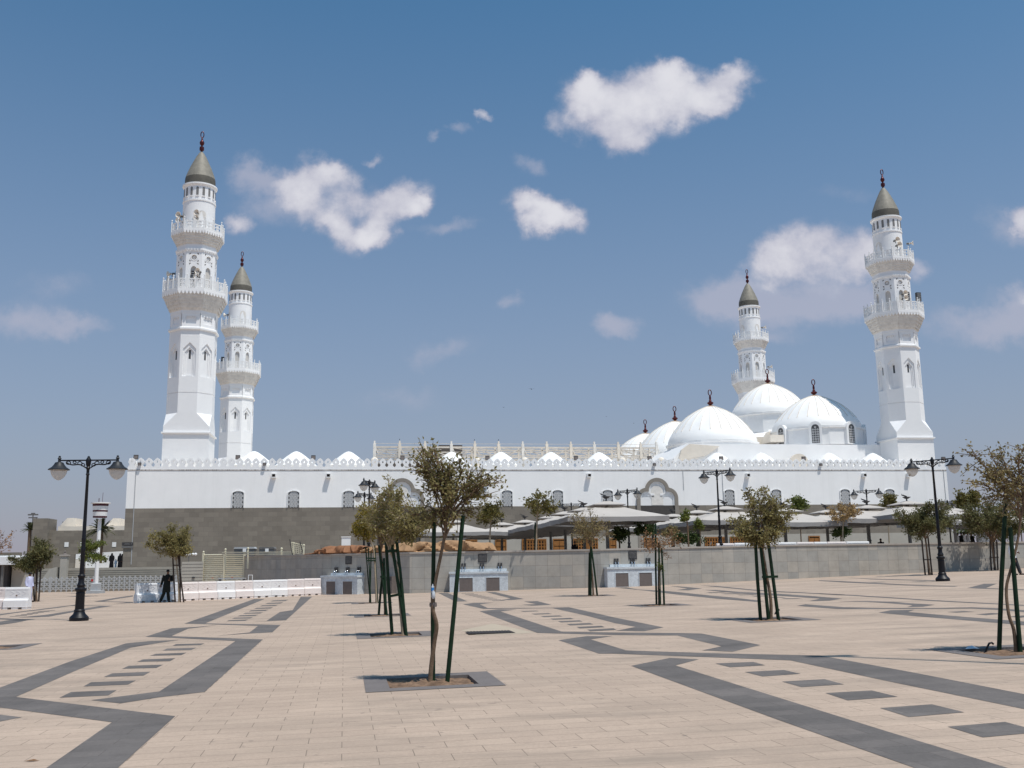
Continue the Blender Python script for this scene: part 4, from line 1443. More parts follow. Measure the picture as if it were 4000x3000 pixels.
for i, uu in enumerate(uposts):
    m = MB()
    m.box(uu - .16, uu + .16, V_T - .18, V_T + .02, 13.8, 15.5)
    m.box(uu - .09, uu + .09, V_T - .1, V_T + .1, 15.5, 15.82)
    m.bar((uu + .15, V_T - .1, 15.0), (uu + .42, V_T - .1, 14.3), .08)
    m.box(uu - .1, uu + .1, V_T - .1, V_T + .1, 11.0, 13.8)
    obj('post', m, M_CREAM if i % 3 else M_STAIN, trs)
    obj('rear_post', MB().box(uu - .1, uu + .1, V_T + 2.9, V_T + 3.1, 11.0, 15.5), M_CREAM, trs)

# ------------------------------------------------------------------ floodlights on the parapet
def flood(loc, rz, label, small=False):
    t = thing('floodlight', label, 'floodlight', loc, rz, 'floodlights along the mosque parapet')
    s = .62 if small else 1.0
    obj('housing', MB().obox((0, 0, .0), (.42 * s * (1.2 if small else 1), .16, .40 * s), rx=-.2), M_PLAQ, t)
    obj('lamp_glass', MB().obox((0, -.09, -.02), (.34 * s, .015, .30 * s), rx=-.2), M_PANEL, t)
    obj('stem', MB().box(-.04, .04, -.02, .06, -.55 * s, -.19 * s), M_WHITE2, t)


for i, px in enumerate((531, 929, 1224, 1572, 1904, 2250, 2537, 2817, 3139, 3685)):
    u, z = onv(px, 1787, VF + .35)
    flood(mw(u, VF + .35, 12.0), PHI, ['dark floodlight at the far left end of the parapet', 'dark floodlight before the smaller left minaret', 'dark floodlight between the two leftmost roof cones',
                                       'dark floodlight above the tree hidden trefoil arch', 'dark floodlight just left of the cone right of the foreground tree', 'dark floodlight on the parapet left of the cone at mid roof',
                                       'dark floodlight left of the visible trefoil arch top', 'dark floodlight above the lamp post left of the domed hall', 'dark floodlight below the domed drum with windows', 'dark floodlight at the far right end of the parapet'][i])
for i, px in enumerate((545, 1033, 2556, 3206)):
    u, z = onv(px, 1815, VF - .15)
    flood(mw(u, VF - .17, 11.3), PHI, ['small outward floodlight low on the parapet at its left end', 'small floodlight low on the parapet left of the first cone', 'small floodlight low on the parapet above the trefoil arch', 'small floodlight low on the parapet right of the roof gable'][i], True)

# ------------------------------------------------------------------ street lamps
def build_lamp():
    root = thing('street_lamp', 'x', 'street lamp', (0, 0, 0), 0, 'black two headed street lamps')
    m = MB()
    m.lathe([(.34, 0), (.34, .12), (.30, .17), (.22, .25), (.185, .34), (.20, .38), (.165, .42), (.155, .95), (.165, 1.0), (.15, 1.05), (.205, 1.12), (.205, 1.17), (.13, 1.22), (.15, 1.30), (.105, 1.40), (.10, 1.55), (.135, 1.60), (.135, 1.65), (.085, 1.70),
             (.075, 2.55), (.09, 2.6), (.075, 2.66), (.072, 2.95), (.085, 3.0), (.07, 3.05), (.05, 5.40), (.075, 5.44), (.055, 5.48), (.055, 5.62), (.095, 5.68), (.06, 5.74), (.085, 5.80), (.10, 5.95), (.09, 6.02), (.05, 6.08), (.045, 6.12), (.0, 6.15)], (0, 0, 0), 20)
    obj('post', m, M_BLACK, root, 35)
    m = MB()
    m.bar((-1.09, 0, 5.98), (-.05, 0, 5.98), .05)
    m.bar((.05, 0, 5.98), (1.09, 0, 5.98), .05)
    for s in (-1, 1):
        pts = []
        for i in range(22):
            t = i / 21
            x = .1 + .72 * t
            z = 5.70 + .22 * t + .05 * math.sin(t * 6)
            pts.append((s * x, 0, z))
        m.tube(pts, .028, 6)
        for cx, cz, r in ((.75, 5.88, .085), (.32, 5.86, .085), (.52, 5.90, .06), (.2, 5.80, .07)):
            m.tube([(s * (cx + r * math.cos(a * .5)), 0, cz + r * (1 - a / 26) * math.sin(a * .5)) for a in range(13)], .02, 5)
    obj('arm', m, M_BLACK, root)
    for s in (-1, 1):
        m = MB()
        m.lathe([(.39, 5.62), (.385, 5.645), (.26, 5.73), (.19, 5.82), (.15, 5.90), (.055, 5.93), (.05, 6.02), (.075, 6.05), (.04, 6.10), (.045, 6.14), (.0, 6.17)], (s * 1.09, 0, 0), 20)
        sh = obj('lamp_shade', m, M_SHADE, root, 40)
        m = MB()
        m.lathe([(.30, 5.618), (.295, 5.56), (.26, 5.44), (.19, 5.33), (.09, 5.25), (.0, 5.22)], (s * 1.09, 0, 0), 20)
        obj('globe', m, M_GLOBE, sh, 60)
    return root


lamp = build_lamp()
p = gp(308, 2425)
lamp.location = p
lamp.rotation_euler.z = 0.05
lamp.scale = (.985,) * 3
lamp['label'] = 'black two headed street lamp nearest the left edge, wide ornate arms'
p = gp(3683, 2270)
dup(lamp, p, -0.85, 'black two headed street lamp standing on the plaza at right, whole base visible', None, .985 * 1.0)
LAMP2 = p
for (px, py, Y, rz, lb) in ((2799, 1832, 64, -.85, 'black two headed lamp rising behind the wall before the trefoil arch right side'), (2450, 1908, 80, -.85, 'black lamp just left of the visible trefoil arch'),
                            (2231, 1962, 88, .1, 'black lamp head peeping over the umbrellas at centre'), (3383, 1909, 80, -.6, 'black lamp above the umbrellas near the right windows'),
                            (1443, 1872, 71, 1.35, 'taller dark lamp head above the yellowish tree, seen end on'), (1424, 1921, 84, 1.2, 'lower dark lamp head beside the yellowish tree'), (3700, 1952, 86, .3, 'dark lamp head low behind the right street lamp post')):
    q = at(px, py, Y)
    sc = (q.z - TZ) / 6.15
    dup(lamp, (q.x, q.y, TZ), rz, lb, None, sc)
# tall mast just outside the frame whose long thin shadow crosses the paving at right
tip = gp(3212, 2562)
mb_ = Vector((tip.x + SUN.x / SUN.z * 21, tip.y + SUN.y / SUN.z * 21, 0))
mb_.z = gz(mb_.x)
mast = thing('light_mast', 'tall grey floodlight mast standing just outside the right edge, casting a thin shadow', 'light mast', mb_)
obj('pole', MB().tube([(0, 0, 0), (0, 0, 21 - (tip.z - mb_.z) - .3)], [.11, .05], 12), M_POST, mast, 60)
obj('head', MB().box(-.35, .35, -.12, .12, 20.4, 20.62), M_POST, mast)

# ------------------------------------------------------------------ canopies
def build_umbrella():
    root = thing('canopy_umbrella', 'x', 'umbrella', (0, 0, 0), 0, 'large beige shade umbrellas on the terrace')
    m = MB()
    o = 0
    levels = [(3.2, 2.80), (2.55, 2.98), (1.7, 3.22), (.95, 3.46)]
    rr = random.Random(2)
    K = 12
    for i, (h, z) in enumerate(levels):
        for side in range(4):
            for k in range(K):
                t = -1 + 2 * k / K
                x, y = ((t, -1), (1, t), (-t, 1), (-1, -t))[side]
                sag = -.10 * (1 - t * t) * (h / 3.2)
                m.v.append((x * h, y * h, z + sag * (.4 if i == 0 else 1) + rr.uniform(-.012, .012)))
    nn = 4 * K
    for i in range(len(levels) - 1):
        for k in range(nn):
            a, b = i * nn + k, i * nn + (k + 1) % nn
            m.f.append((a, b, b + nn, a + nn))
    cp = obj('canopy', m, M_FAB, root, 40)
    m = MB()
    for lv, (h, dz_) in enumerate(((3.2, 0), (3.215, -.30))):
        for side in range(4):
            for k in range(K):
                t = -1 + 2 * k / K
                x, y = ((t, -1), (1, t), (-t, 1), (-1, -t))[side]
                m.v.append((x * h, y * h, 2.80 - .04 * (1 - t * t) + dz_ + (rr.uniform(-.03, .03) if lv else 0)))
    for k in range(nn):
        a, b = k, (k + 1) % nn
        m.f.append((a, a + nn, b + nn, b))
    obj('valance', m, M_FABG, cp)
    m = MB()
    for h, z in ((1.02, 3.60), (1.03, 3.66), (.55, 3.80), (.10, 3.92)):
        m.v += [(-h, -h, z), (h, -h, z), (h, h, z), (-h, h, z)]
    m.f = [(i * 4 + k, i * 4 + (k + 1) % 4, i * 4 + 4 + (k + 1) % 4, i * 4 + 4 + k) for i in range(3) for k in range(4)] + [(12, 13, 14, 15)]
    obj('vent_cap', m, M_FAB, cp)
    obj('post', MB().box(-.09, .09, -.09, .09, 0, 3.9), M_POST, root)
    m = MB()
    for sx in (-1, 1):
        for sy in (-1, 1):
            m.bar((sx * .1, sy * .1, 3.35), (sx * 3.1, sy * 3.1, 2.68), .06)
    for s in (-1, 1):
        m.bar((s * .1, 0, 3.25), (s * 3.1, 0, 2.60), .05)
        m.bar((0, s * .1, 3.25), (0, s * 3.1, 2.60), .05)
    obj('ribs', m, M_POST, root)
    m = MB()
    m.lathe([(.05, 3.92), (.05, 4.08), (.12, 4.08), (.30, 4.20), (.29, 4.22), (.02, 4.17)], (0, 0, 0), 12)
    m.obox((-.20, -.05, 4.30), (.34, .22, .05), ry=.35)
    m.bar((.05, 0, 4.15), (-.18, 0, 4.30), .04)
    m.bar((-.32, 0, 4.33), (-.42, -.05, 4.44), .025)
    obj('spotlight', m, M_PLAQ, root)
    return root


um = build_umbrella()
UMB = [(2368, 1957, 65, 'whole shade umbrella nearest the wall at centre, its right corner pointing over the wall'), (2280, 1982, 72, 'second beige umbrella of the row receding left from centre'), (2206, 1997, 77.5, 'third beige umbrella of the row receding left from centre'),
       (2149, 2012, 83, 'fourth beige umbrella of the row receding left from centre'), (2050, 2030, 88, 'fifth beige umbrella of the row receding left from centre'), (1960, 2040, 90, 'farthest beige umbrella at the left end of the centre row'),
       (2830, 1977, 73, 'beige umbrella just right of the street lamp at centre right'), (2721, 1992, 78.5, 'beige umbrella in front of the right jamb of the trefoil arch'), (2626, 2007, 84.5, 'beige umbrella in front of the dark doorway below the trefoil arch'),
       (2547, 2016, 88, 'half hidden farthest umbrella under the trefoil arch'), (3062, 1985, 73, 'beige umbrella with its right corner showing beside the leaning staked tree'), (3542, 1957, 74, 'grey looking near umbrella behind the dense green tree at right'),
       (3384, 1973, 75.5, 'beige umbrella under the lamp with two globes at right'), (3226, 1991, 82, 'beige umbrella left of the dry golden tree'), (3722, 1985, 82, 'pale umbrella behind the right street lamp post'), (1770, 2030, 86, 'umbrella half hidden behind the foreground tree'),
       (3870, 1995, 86, 'umbrella hidden among the trees at the right edge')]
for i, (px, py, Y, lb) in enumerate(UMB):
    q = at(px, py, Y)
    o = um if i == 0 else copy_tree(um)
    o.location = (q.x, q.y, q.z - 3.92)
    o.rotation_euler.z = PHI + (i % 3 - 1) * .02
    o['label'] = lb

# ------------------------------------------------------------------ drinking fountains on the wall
def fountain(x0, x1, label):
    p, a, top = wall_at((x0 + x1) / 2)
    p0, p1 = gp(x0, BASEPX[2][1]), gp(x1, BASEPX[2][1])
    w = (x1 - x0) / ppm(p)
    h = 1.17
    t = thing('drinking_fountain', label, 'drinking fountain', p, a, 'marble drinking fountains against the grey wall')
    hw = w / 2
    D = .62
    m = MB()
    m.box(-hw, hw, -D, -.002, -.06, h - .12)
    obj('marble_body', m, M_MARBLE, t)
    obj('counter', MB().box(-hw - .04, hw + .04, -D - .05, -.002, h - .118, h), M_MARBLE, t)
    obj('backsplash', MB().box(-hw + .35, hw - .05, -.12, -.003, h + .001, h + .16), M_MARBLE, t)
    for s in (-.22, .24):
        m = MB()
        c = s * w
        m.box(c - .40, c + .40, -D - .012, -D - .001, .02, .80)
        pn = obj('access_panel', m, M_PANEL, t)
        m = MB()
        for (aa, bb, cc, dd_) in ((c - .44, c + .44, .802, .84), (c - .44, c - .402, .02, .80), (c + .402, c + .44, .02, .80)):
            m.box(aa, bb, -D - .03, -D - .001, cc, dd_)
        obj('panel_frame', m, M_MARBLE, pn)
    for s in (-.26, .06, .37):
        for d in (-.085, .085):
            c = s * w + d
            m = MB()
            m.box(c - .05, c + .05, -.09, -.003, h + .16, h + .50)
            tp = obj('tap_housing', m, M_PLAQ, t)
            m = MB().tube([(c, -.06, h + .3), (c, -.17, h + .27), (c, -.18, h + .12)], .032, 8)
            obj('tap', m, M_CHROME, tp, 60)
    # dark notice above
    sx = .0
    z0 = top - .12 - .55 - p.z
    sg = thing('wall_plaque', 'dark square notice with pale lettering fixed above the ' + label.split(' marble')[0] + ' fountain', 'plaque', p, a)
    cx = .07 * w
    obj('plate', MB().box(cx - .27, cx + .27, -.03, -.003, z0, z0 + .5), M_PLAQ, sg)
    m = MB()
    rr = random.Random(int(x0))
    for j in range(5):
        x = cx - .2
        while x < cx + .18:
            l = rr.uniform(.03, .09)
            m.box(x, min(x + l, cx + .21), -.034, -.0305, z0 + .08 + j * .08, z0 + .105 + j * .08 + rr.uniform(0, .012))
            x += l + .025
    obj('lettering', m, M_INK, sg)


fountain(1258, 1452, 'leftmost marble drinking fountain beside the white barriers')
fountain(1757, 1983, 'middle marble drinking fountain behind the foreground tree')
fountain(2356, 2565, 'rightmost marble drinking fountain with two brown panels')
# brown cabinet against the wall
p, a, top = wall_at(1529)
cb = thing('wooden_cabinet', 'brown cabinet with diamond marks between the left tree stakes against the grey wall', 'cabinet', p, a)
obj('carcass', MB().box(-.45, .45, -.4, -.003, 0, 1.05), M_PANEL, cb)
obj('top_slot', MB().box(-.42, .42, -.41, -.401, .78, 1.0), M_PLAQ, cb)
m = MB()
for s in (-.22, .22):
    m.prism([(s, .38), (s + .07, .46), (s, .54), (s - .07, .46)], lambda x, z, t: (x, t, z), -.412, -.401)
obj('diamond_marks', m, M_PLAQ, cb)

# ------------------------------------------------------------------ plastic barriers
def build_barrier(mt):
    root = thing('plastic_barrier', 'x', 'barrier', (0, 0, 0), 0, 'white plastic road barriers')
    m = MB()
    hw = .535
    prof = [(-.22, .10), (-.215, .14), (-.20, .42), (-.10, .50), (-.085, .56), (-.085, .98), (-.06, 1.05), (.06, 1.05), (.085, .98), (.085, .56), (.10, .50), (.20, .42), (.215, .14), (.22, .10)]
    m.prism(prof, lambda y, z, t: (t, y, z), -hw + .03, hw - .03)
    pr2 = [(y * .86, .10 + (z - .10) * .985) for y, z in prof]
    m.prism(pr2, lambda y, z, t: (t, y, z), -hw, -hw + .028)
    m.prism(pr2, lambda y, z, t: (t, y, z), hw - .028, hw)
    for x0, x1 in ((-hw + .02, -hw + .22), (-.14, .14), (hw - .22, hw - .02)):
        m.box(x0, x1, -.205, .205, 0, .098)
    for s in (-1, 1):                        # raised frame and chevrons on both faces
        y0, y1 = (-.095, -.086) if s < 0 else (.086, .095)
        m.box(-hw + .07, hw - .07, y0, y1, .93, .955)
        m.box(-.32, .32, y0, y1, .60, .615)
        for c in (-.26, 0, .26):
            for q in (-1, 1):
                m.obox((c + .05, (y0 + y1) / 2, .78 + q * .05), (.19, .009, .03), ry=q * .55)
    b = obj('shell', m, mt, root, None)
    m = MB()
    rx = Matrix.Rotation(PI / 2, 4, 'X')
    m.lathe([(.03, .086), (.035, .11), (.0, .115)], (0, 0, 0), 8)
    m.xform(Matrix.Translation((0, 0, .655)) @ rx)
    obj('plug', m, M_DIRT, root)
    return root


bw_, bp_, bg_ = build_barrier(M_PLAST), build_barrier(M_PLASTP), build_barrier(M_PLASTG)
EDGES = [520, 604, 683, 762, 836, 907, 978, 1049, 1115, 1181, 1247]
NAMES = ['scuffed grey white barrier at the left end of the long row', 'scuffed white barrier behind the legs of the leaning man', 'white barrier just right of the leaning man behind tree stakes', 'white barrier in front of the left end of the cream louvres',
         'pinkish white barrier below the middle of the cream louvres', 'bright white barrier below the right end of the cream louvres', 'white barrier fourth from the right end of the long row', 'pinkish barrier third from the right end of the long row', 'pinkish barrier second from the right end of the long row', 'white barrier at the right end of the row beside the fountain']
used = {}


def put_barrier(proto, loc, rz, label):
    o = proto if proto.name not in used else copy_tree(proto)
    used[proto.name] = 1
    o.location = loc
    o.rotation_euler.z = rz
    o['label'] = label
    return o


row = []
for i in range(10):
    xa, xb = EDGES[i], EDGES[i + 1]
    ya = 2358 - (xa - 520) / 727 * 32
    yb = 2358 - (xb - 520) / 727 * 32
    a, b = gp(xa, ya - 2), gp(xb, yb - 2)
    d = b - a
    kind = (bg_, bg_, bp_, bp_, bw_, bp_, bw_, bw_, bp_, bp_)[i]
    row.append((a, b))
    o = put_barrier(kind, ((a + b) / 2 + Vector((.03, .2, 0))), math.atan2(d.y, d.x), NAMES[i])
    s = d.length / 1.08
    o.scale = (s, 1, 1)
for (xa, xb, k, lb) in ((12, 104, bw_, 'white barrier standing alone beside the man in a white robe'), (-84, 8, bp_, 'pinkish barrier cut off by the left edge of the picture')):
    a, b = gp(xa, 2381), gp(xb, 2380)
    d = b - a
    put_barrier(k, (a + b) / 2 + Vector((0, .2, 0)), math.atan2(d.y, d.x), lb)
# a second row along the terrace just behind the wall's coping
XS = [2826, 2897, 2975, 3073, 3146, 3215, 3268, 3342, 3434]
for i in range(8):
    pa_, aa, ta = wall_at(XS[i])
    pb_, ab, tb = wall_at(XS[i + 1])
    d = pb_ - pa_
    nrm = Vector((-d.y, d.x, 0)).normalized()
    c = (pa_ + pb_) / 2 + nrm * .85
    o = put_barrier((bp_, bw_)[i % 2], (c.x, c.y, (ta + tb) / 2 + .17 - 1.05), math.atan2(d.y, d.x), ['first', 'second', 'third', 'fourth', 'fifth', 'sixth', 'seventh', 'last'][i] + ' from left of the white barrier tops showing over the grey wall')
    o.scale = (d.length / 1.10, 1, 1)
    o['group'] = 'white barriers behind the wall'

# ------------------------------------------------------------------ louvre fence, grey gate box, handrail
p0, p1 = gp(789, 2317), WB[0]
d = p1 - p0
an = math.atan2(d.y, d.x)
Lf = d.length * 1.0
lf = thing('louvre_fence', 'cream slatted metal fence panel behind the white barriers at left', 'fence', p0, an)
H = at(789, 2166, p0.y).z - p0.z
m = MB()
for i in range(19):
    z = .15 + (H - .2) * i / 18
    m.obox((Lf / 2, 0, z), (Lf - .06, .10, .075), rx=.3)
obj('slats', m, M_LOUV, lf)
for x in (0, Lf * .52, Lf):
    m = MB().box(x - .06, x + .06, -.08, .08, 0, H + (.12 if x == 0 else .02))
    if x == 0:
        m.lathe([(.05, 0), (.085, .07), (.0, .16)], (x, 0, H + .12), 10)
    obj('post', m, M_LOUV, lf)
bx0, bx1 = gp(700, 2320), gp(785, 2318)
gb = thing('utility_gate', 'brown grey panelled gate between the staked tree and cream louvre fence', 'gate', bx0 + Vector((0, .3, 0)), math.atan2(bx1.y - bx0.y, bx1.x - bx0.x))
wd = (bx1 - bx0).length
obj('gate_panel', MB().box(0, wd, 0, .1, 0, 2.3), M_PLINTH, gb)
m = MB()
for i in range(9):
    m.box(.02, wd - .02, -.015, -.001, .2 + i * .24, .21 + i * .24)
obj('groove', m, M_PANEL, gb)
obj('latch', MB().box(.75, .95, -.06, -.001, 1.1, 1.2), M_PLAQ, gb)
# handrail along the top of the wall's left end
hr = thing('handrail', 'cream metal rails running along the top of the left wall end', 'railing')
m = MB()
A_, B_ = at(868, 2158, 74.5), at(1148, 2156, 70.5)
for dz_ in (0, -.14):
    m.bar(A_ + Vector((0, 0, dz_)), B_ + Vector((0, 0, dz_)), .06)
obj('rails', m, M_LOUV, hr)
for px, py in ((881, 2150), (969, 2146), (1100, 2147), (1147, 2126), (1187, 2134)):
    Yr = 74.6 - (px - 868) / 70
    q = at(px, py, Yr)
    m = MB().box(q.x - .05, q.x + .05, Yr - .05, Yr + .05, TZ, q.z)
    m.lathe([(.04, 0), (.085, .06), (.07, .12), (.0, .16)], q, 10)
    obj('rail_post', m, M_LOUV, hr)
q = at(1160, 2140, 70.2)
lp = thing('lattice_panel', 'tilted cream lattice panel between dark rods above the wall beside the tarpaulin', 'panel', q)
m = MB()
for i in range(6):
    m.bar((-.4, 0, .36 - .13 * i), (.34, 0, .2 - .13 * i), .03)
    m.bar((-.4 + .15 * i, 0, .38 - .033 * i), (-.32 + .15 * i, 0, -.38), .03)
m.bar((-.42, .03, .4), (.38, .03, .2), .05)
obj('lattice', m, M_LOUV, lp)
m = MB().bar((-.52, 0, .6), (-.3, 0, -.5), .05).bar((.2, 0, .42), (.45, 0, -.4), .05)
obj('rods', m, M_PLAQ, lp)
# wheeled refuse containers behind the rail
for (px, Y, w, lb, cl) in ((958, 77, 1.55, 'long grey bin with pale lid behind the cream rail', 0), (1045, 77, 1.15, 'grey bin with sloping black ended body behind the cream rail', 1)):
    q = at(px, 2166, Y)
    t = thing('refuse_bin', lb, 'bin', (q.x, q.y, TZ), .05)
    zt = at(px, 2137, Y).z - TZ
    obj('bin_body', MB().prism([(-w / 2 * .8, .15), (w / 2 * .8, .15), (w / 2, zt - .14), (-w / 2, zt - .14)], lambda a, b, t_: (a, t_, b), -.4, .4), M_POST, t)
    obj('lid', MB().prism([(-w / 2 - .03, zt - .138), (w / 2 + .03, zt - .138), (w / 2 - .05, zt), (-w / 2 + .05, zt)], lambda a, b, t_: (a, t_, b), -.45, .45), M_LGREY if not cl else M_POST, t)
    obj('notice', MB().box(-.1, .16, -.47, -.455, zt - .42, zt - .12), M_WHITE2, t)
q = at(1352, 2113, 63)
t = thing('white_box', 'small white box standing above the brown tarpaulin', 'box', q, 0.1)
obj('box_shell', MB().box(-.27, .27, -.2, .2, -.28, .22), M_WHITE2, t)
obj('box_lid', MB().box(-.3, .3, -.23, .23, .222, .27), M_WHITE2, t)
# globe lights in front of the dark stone wall
q = at(738, 2166, 75)
t = thing('globe_lights', 'cluster of small white globe lamps above the brown grey gate', 'lamp', (q.x, q.y, TZ))
obj('stem', MB().tube([(0, 0, 0), (0, 0, q.z - TZ)], .03, 6).bar((-.45, 0, q.z - TZ - .1), (.45, 0, q.z - TZ - .1), .03), M_POST, t)
for x in (-.45, -.25, 0, .3, .5):
    obj('globe', MB().lathe([(.01, -.11), (.1, -.06), (.12, 0), (.1, .06), (.01, .11)], (x, 0, q.z - TZ + .02 * x), 10), M_WHITE2, t, 60)
# grey table behind the barriers
q = gp(930, 2322)
t = thing('folding_table', 'grey table top showing behind the white barriers below the louvres', 'table', (q.x, q.y - .9, q.z), .05)
zt = at(940, 2258, q.y - .9).z - q.z
obj('table_top', MB().box(-1.1, .7, -.3, .3, zt - .05, zt), M_LGREY, t)
for x in (-1.0, .6):
    obj('leg', MB().box(x - .03, x + .03, -.25, .25, 0, zt - .05), M_POST, t)
q = gp(985, 2321)
t = thing('white_chair', 'white framed chair showing behind the barriers before dark wall', 'chair', (q.x, q.y - .6, q.z), 0)
zt = at(985, 2245, q.y - .6).z - q.z
m = MB()
for x in (-.14, .14):
    m.box(x - .02, x + .02, -.02, .02, 0, zt)
m.box(-.12, .12, -.02, .02, zt - .04, zt)
obj('back_frame', m, M_WHITE2, t)
obj('seat', MB().box(-.16, .16, -.4, .03, .42, .46), M_WHITE2, t)

# ------------------------------------------------------------------ tarpaulins lying on the wall top
def tarp(pts_top, y_bot, Ym, name_mat, label, seed):
    rr = random.Random(seed)
    m = MB()
    n = 90
    xs0, xs1 = pts_top[0][0], pts_top[-1][0]
    rows = [(-.35, 0.0), (-.43, .15), (-.42, .3), (-.36, .46), (-.3, .62), (-.2, .78), (-.05, .92), (.25, 1.0), (.7, .95), (1.0, .5), (1.05, 0)]
    fold = [rr.uniform(-1, 1) for _ in range(16)]
    creases = [(rr.uniform(0, 1), rr.uniform(-.09, .09), rr.uniform(.012, .04), rr.uniform(.10, .28) * rr.choice((1, 1, -1))) for _ in range(26)]
    for i in range(n + 1):
        t = i / n
        px = xs0 + (xs1 - xs0) * t
        for (a, b) in zip(pts_top, pts_top[1:]):
            if a[0] <= px <= b[0]:
                f = (px - a[0]) / max(1e-6, b[0] - a[0])
                yt = a[1] + (b[1] - a[1]) * f
        yb = y_bot[0] + (y_bot[1] - y_bot[0]) * t
        p, ang, top = wall_at(px)
        base = Vector((p.x, p.y, 0))
        zt = at(px, yt, p.y + .3).z
        zb = top + .004
        nrm = Vector((-math.sin(ang), math.cos(ang), 0))
        for k, (off, hf) in enumerate(rows):
            w = 0.0
            for q in range(5):
                w += math.sin(t * (9 + 7 * q) + fold[q] * 6 + k * (.35 + .25 * fold[q + 5])) / (q + 1.5)
            for (c0, sl_, wd_, am) in creases:
                w += am * 4 * max(0, 1 - abs(t - c0 - sl_ * k * .25) / wd_)
            o_ = base + nrm * (.42 + off * .8 - w * .2 * (1 if 0 < k < 10 else .2))
            m.v.append((o_.x, o_.y, zb + max(0, (zt - zb)) * hf + w * .03 * hf))
    K = len(rows)
    for i in range(n):
        for k in range(K - 1):
            a = i * K + k
            m.f.append((a, a + K, a + K + 1, a + 1))
    tag(obj('tarpaulin', m, name_mat, None, 32), label, 'tarpaulin')


tarp([(1195, 2162), (1235, 2145), (1250, 2137), (1275, 2134), (1300, 2137), (1322, 2126), (1345, 2128), (1380, 2130), (1420, 2136)], (2164, 2162), 62, M_TARPB, 'crumpled reddish brown tarpaulin at the left end of the wall top', 4)
tarp([(1410, 2150), (1440, 2135), (1500, 2128), (1560, 2116), (1600, 2120), (1650, 2116), (1700, 2119), (1740, 2111), (1800, 2113), (1850, 2117), (1880, 2116), (1925, 2117), (1932, 2125), (1944, 2150)], (2160, 2152), 62, M_TARP, 'long tan tarpaulin draped along the wall top behind the foreground tree', 9)

# ------------------------------------------------------------------ trees
def bez(a, c, b, t):
    return a * (1 - t) ** 2 + c * 2 * t * (1 - t) + b * t * t


def leafblade(m, rr, p, size, d=None):
    d = d or Vector((rr.gauss(0, 1), rr.gauss(0, 1), rr.gauss(-.1, .7)))
    if d.length < 1e-3:
        d = Vector((1, 0, 0))
    d.normalize()
    s = d.cross(Vector((rr.gauss(0, 1), rr.gauss(0, 1), rr.gauss(0, 1))))
    if s.length < 1e-3:
        return
    s.normalize()
    l = size * rr.uniform(.7, 1.35)
    w = l * .26
    a, b = p, p + d * l
    c = p + d * l * .48
    n = d.cross(s) * l * .06
    o = len(m.v)
    m.v += [tuple(a), tuple(c + s * w + n), tuple(b), tuple(c - s * w + n)]
    m.f.append((o, o + 1, o + 2, o + 3))


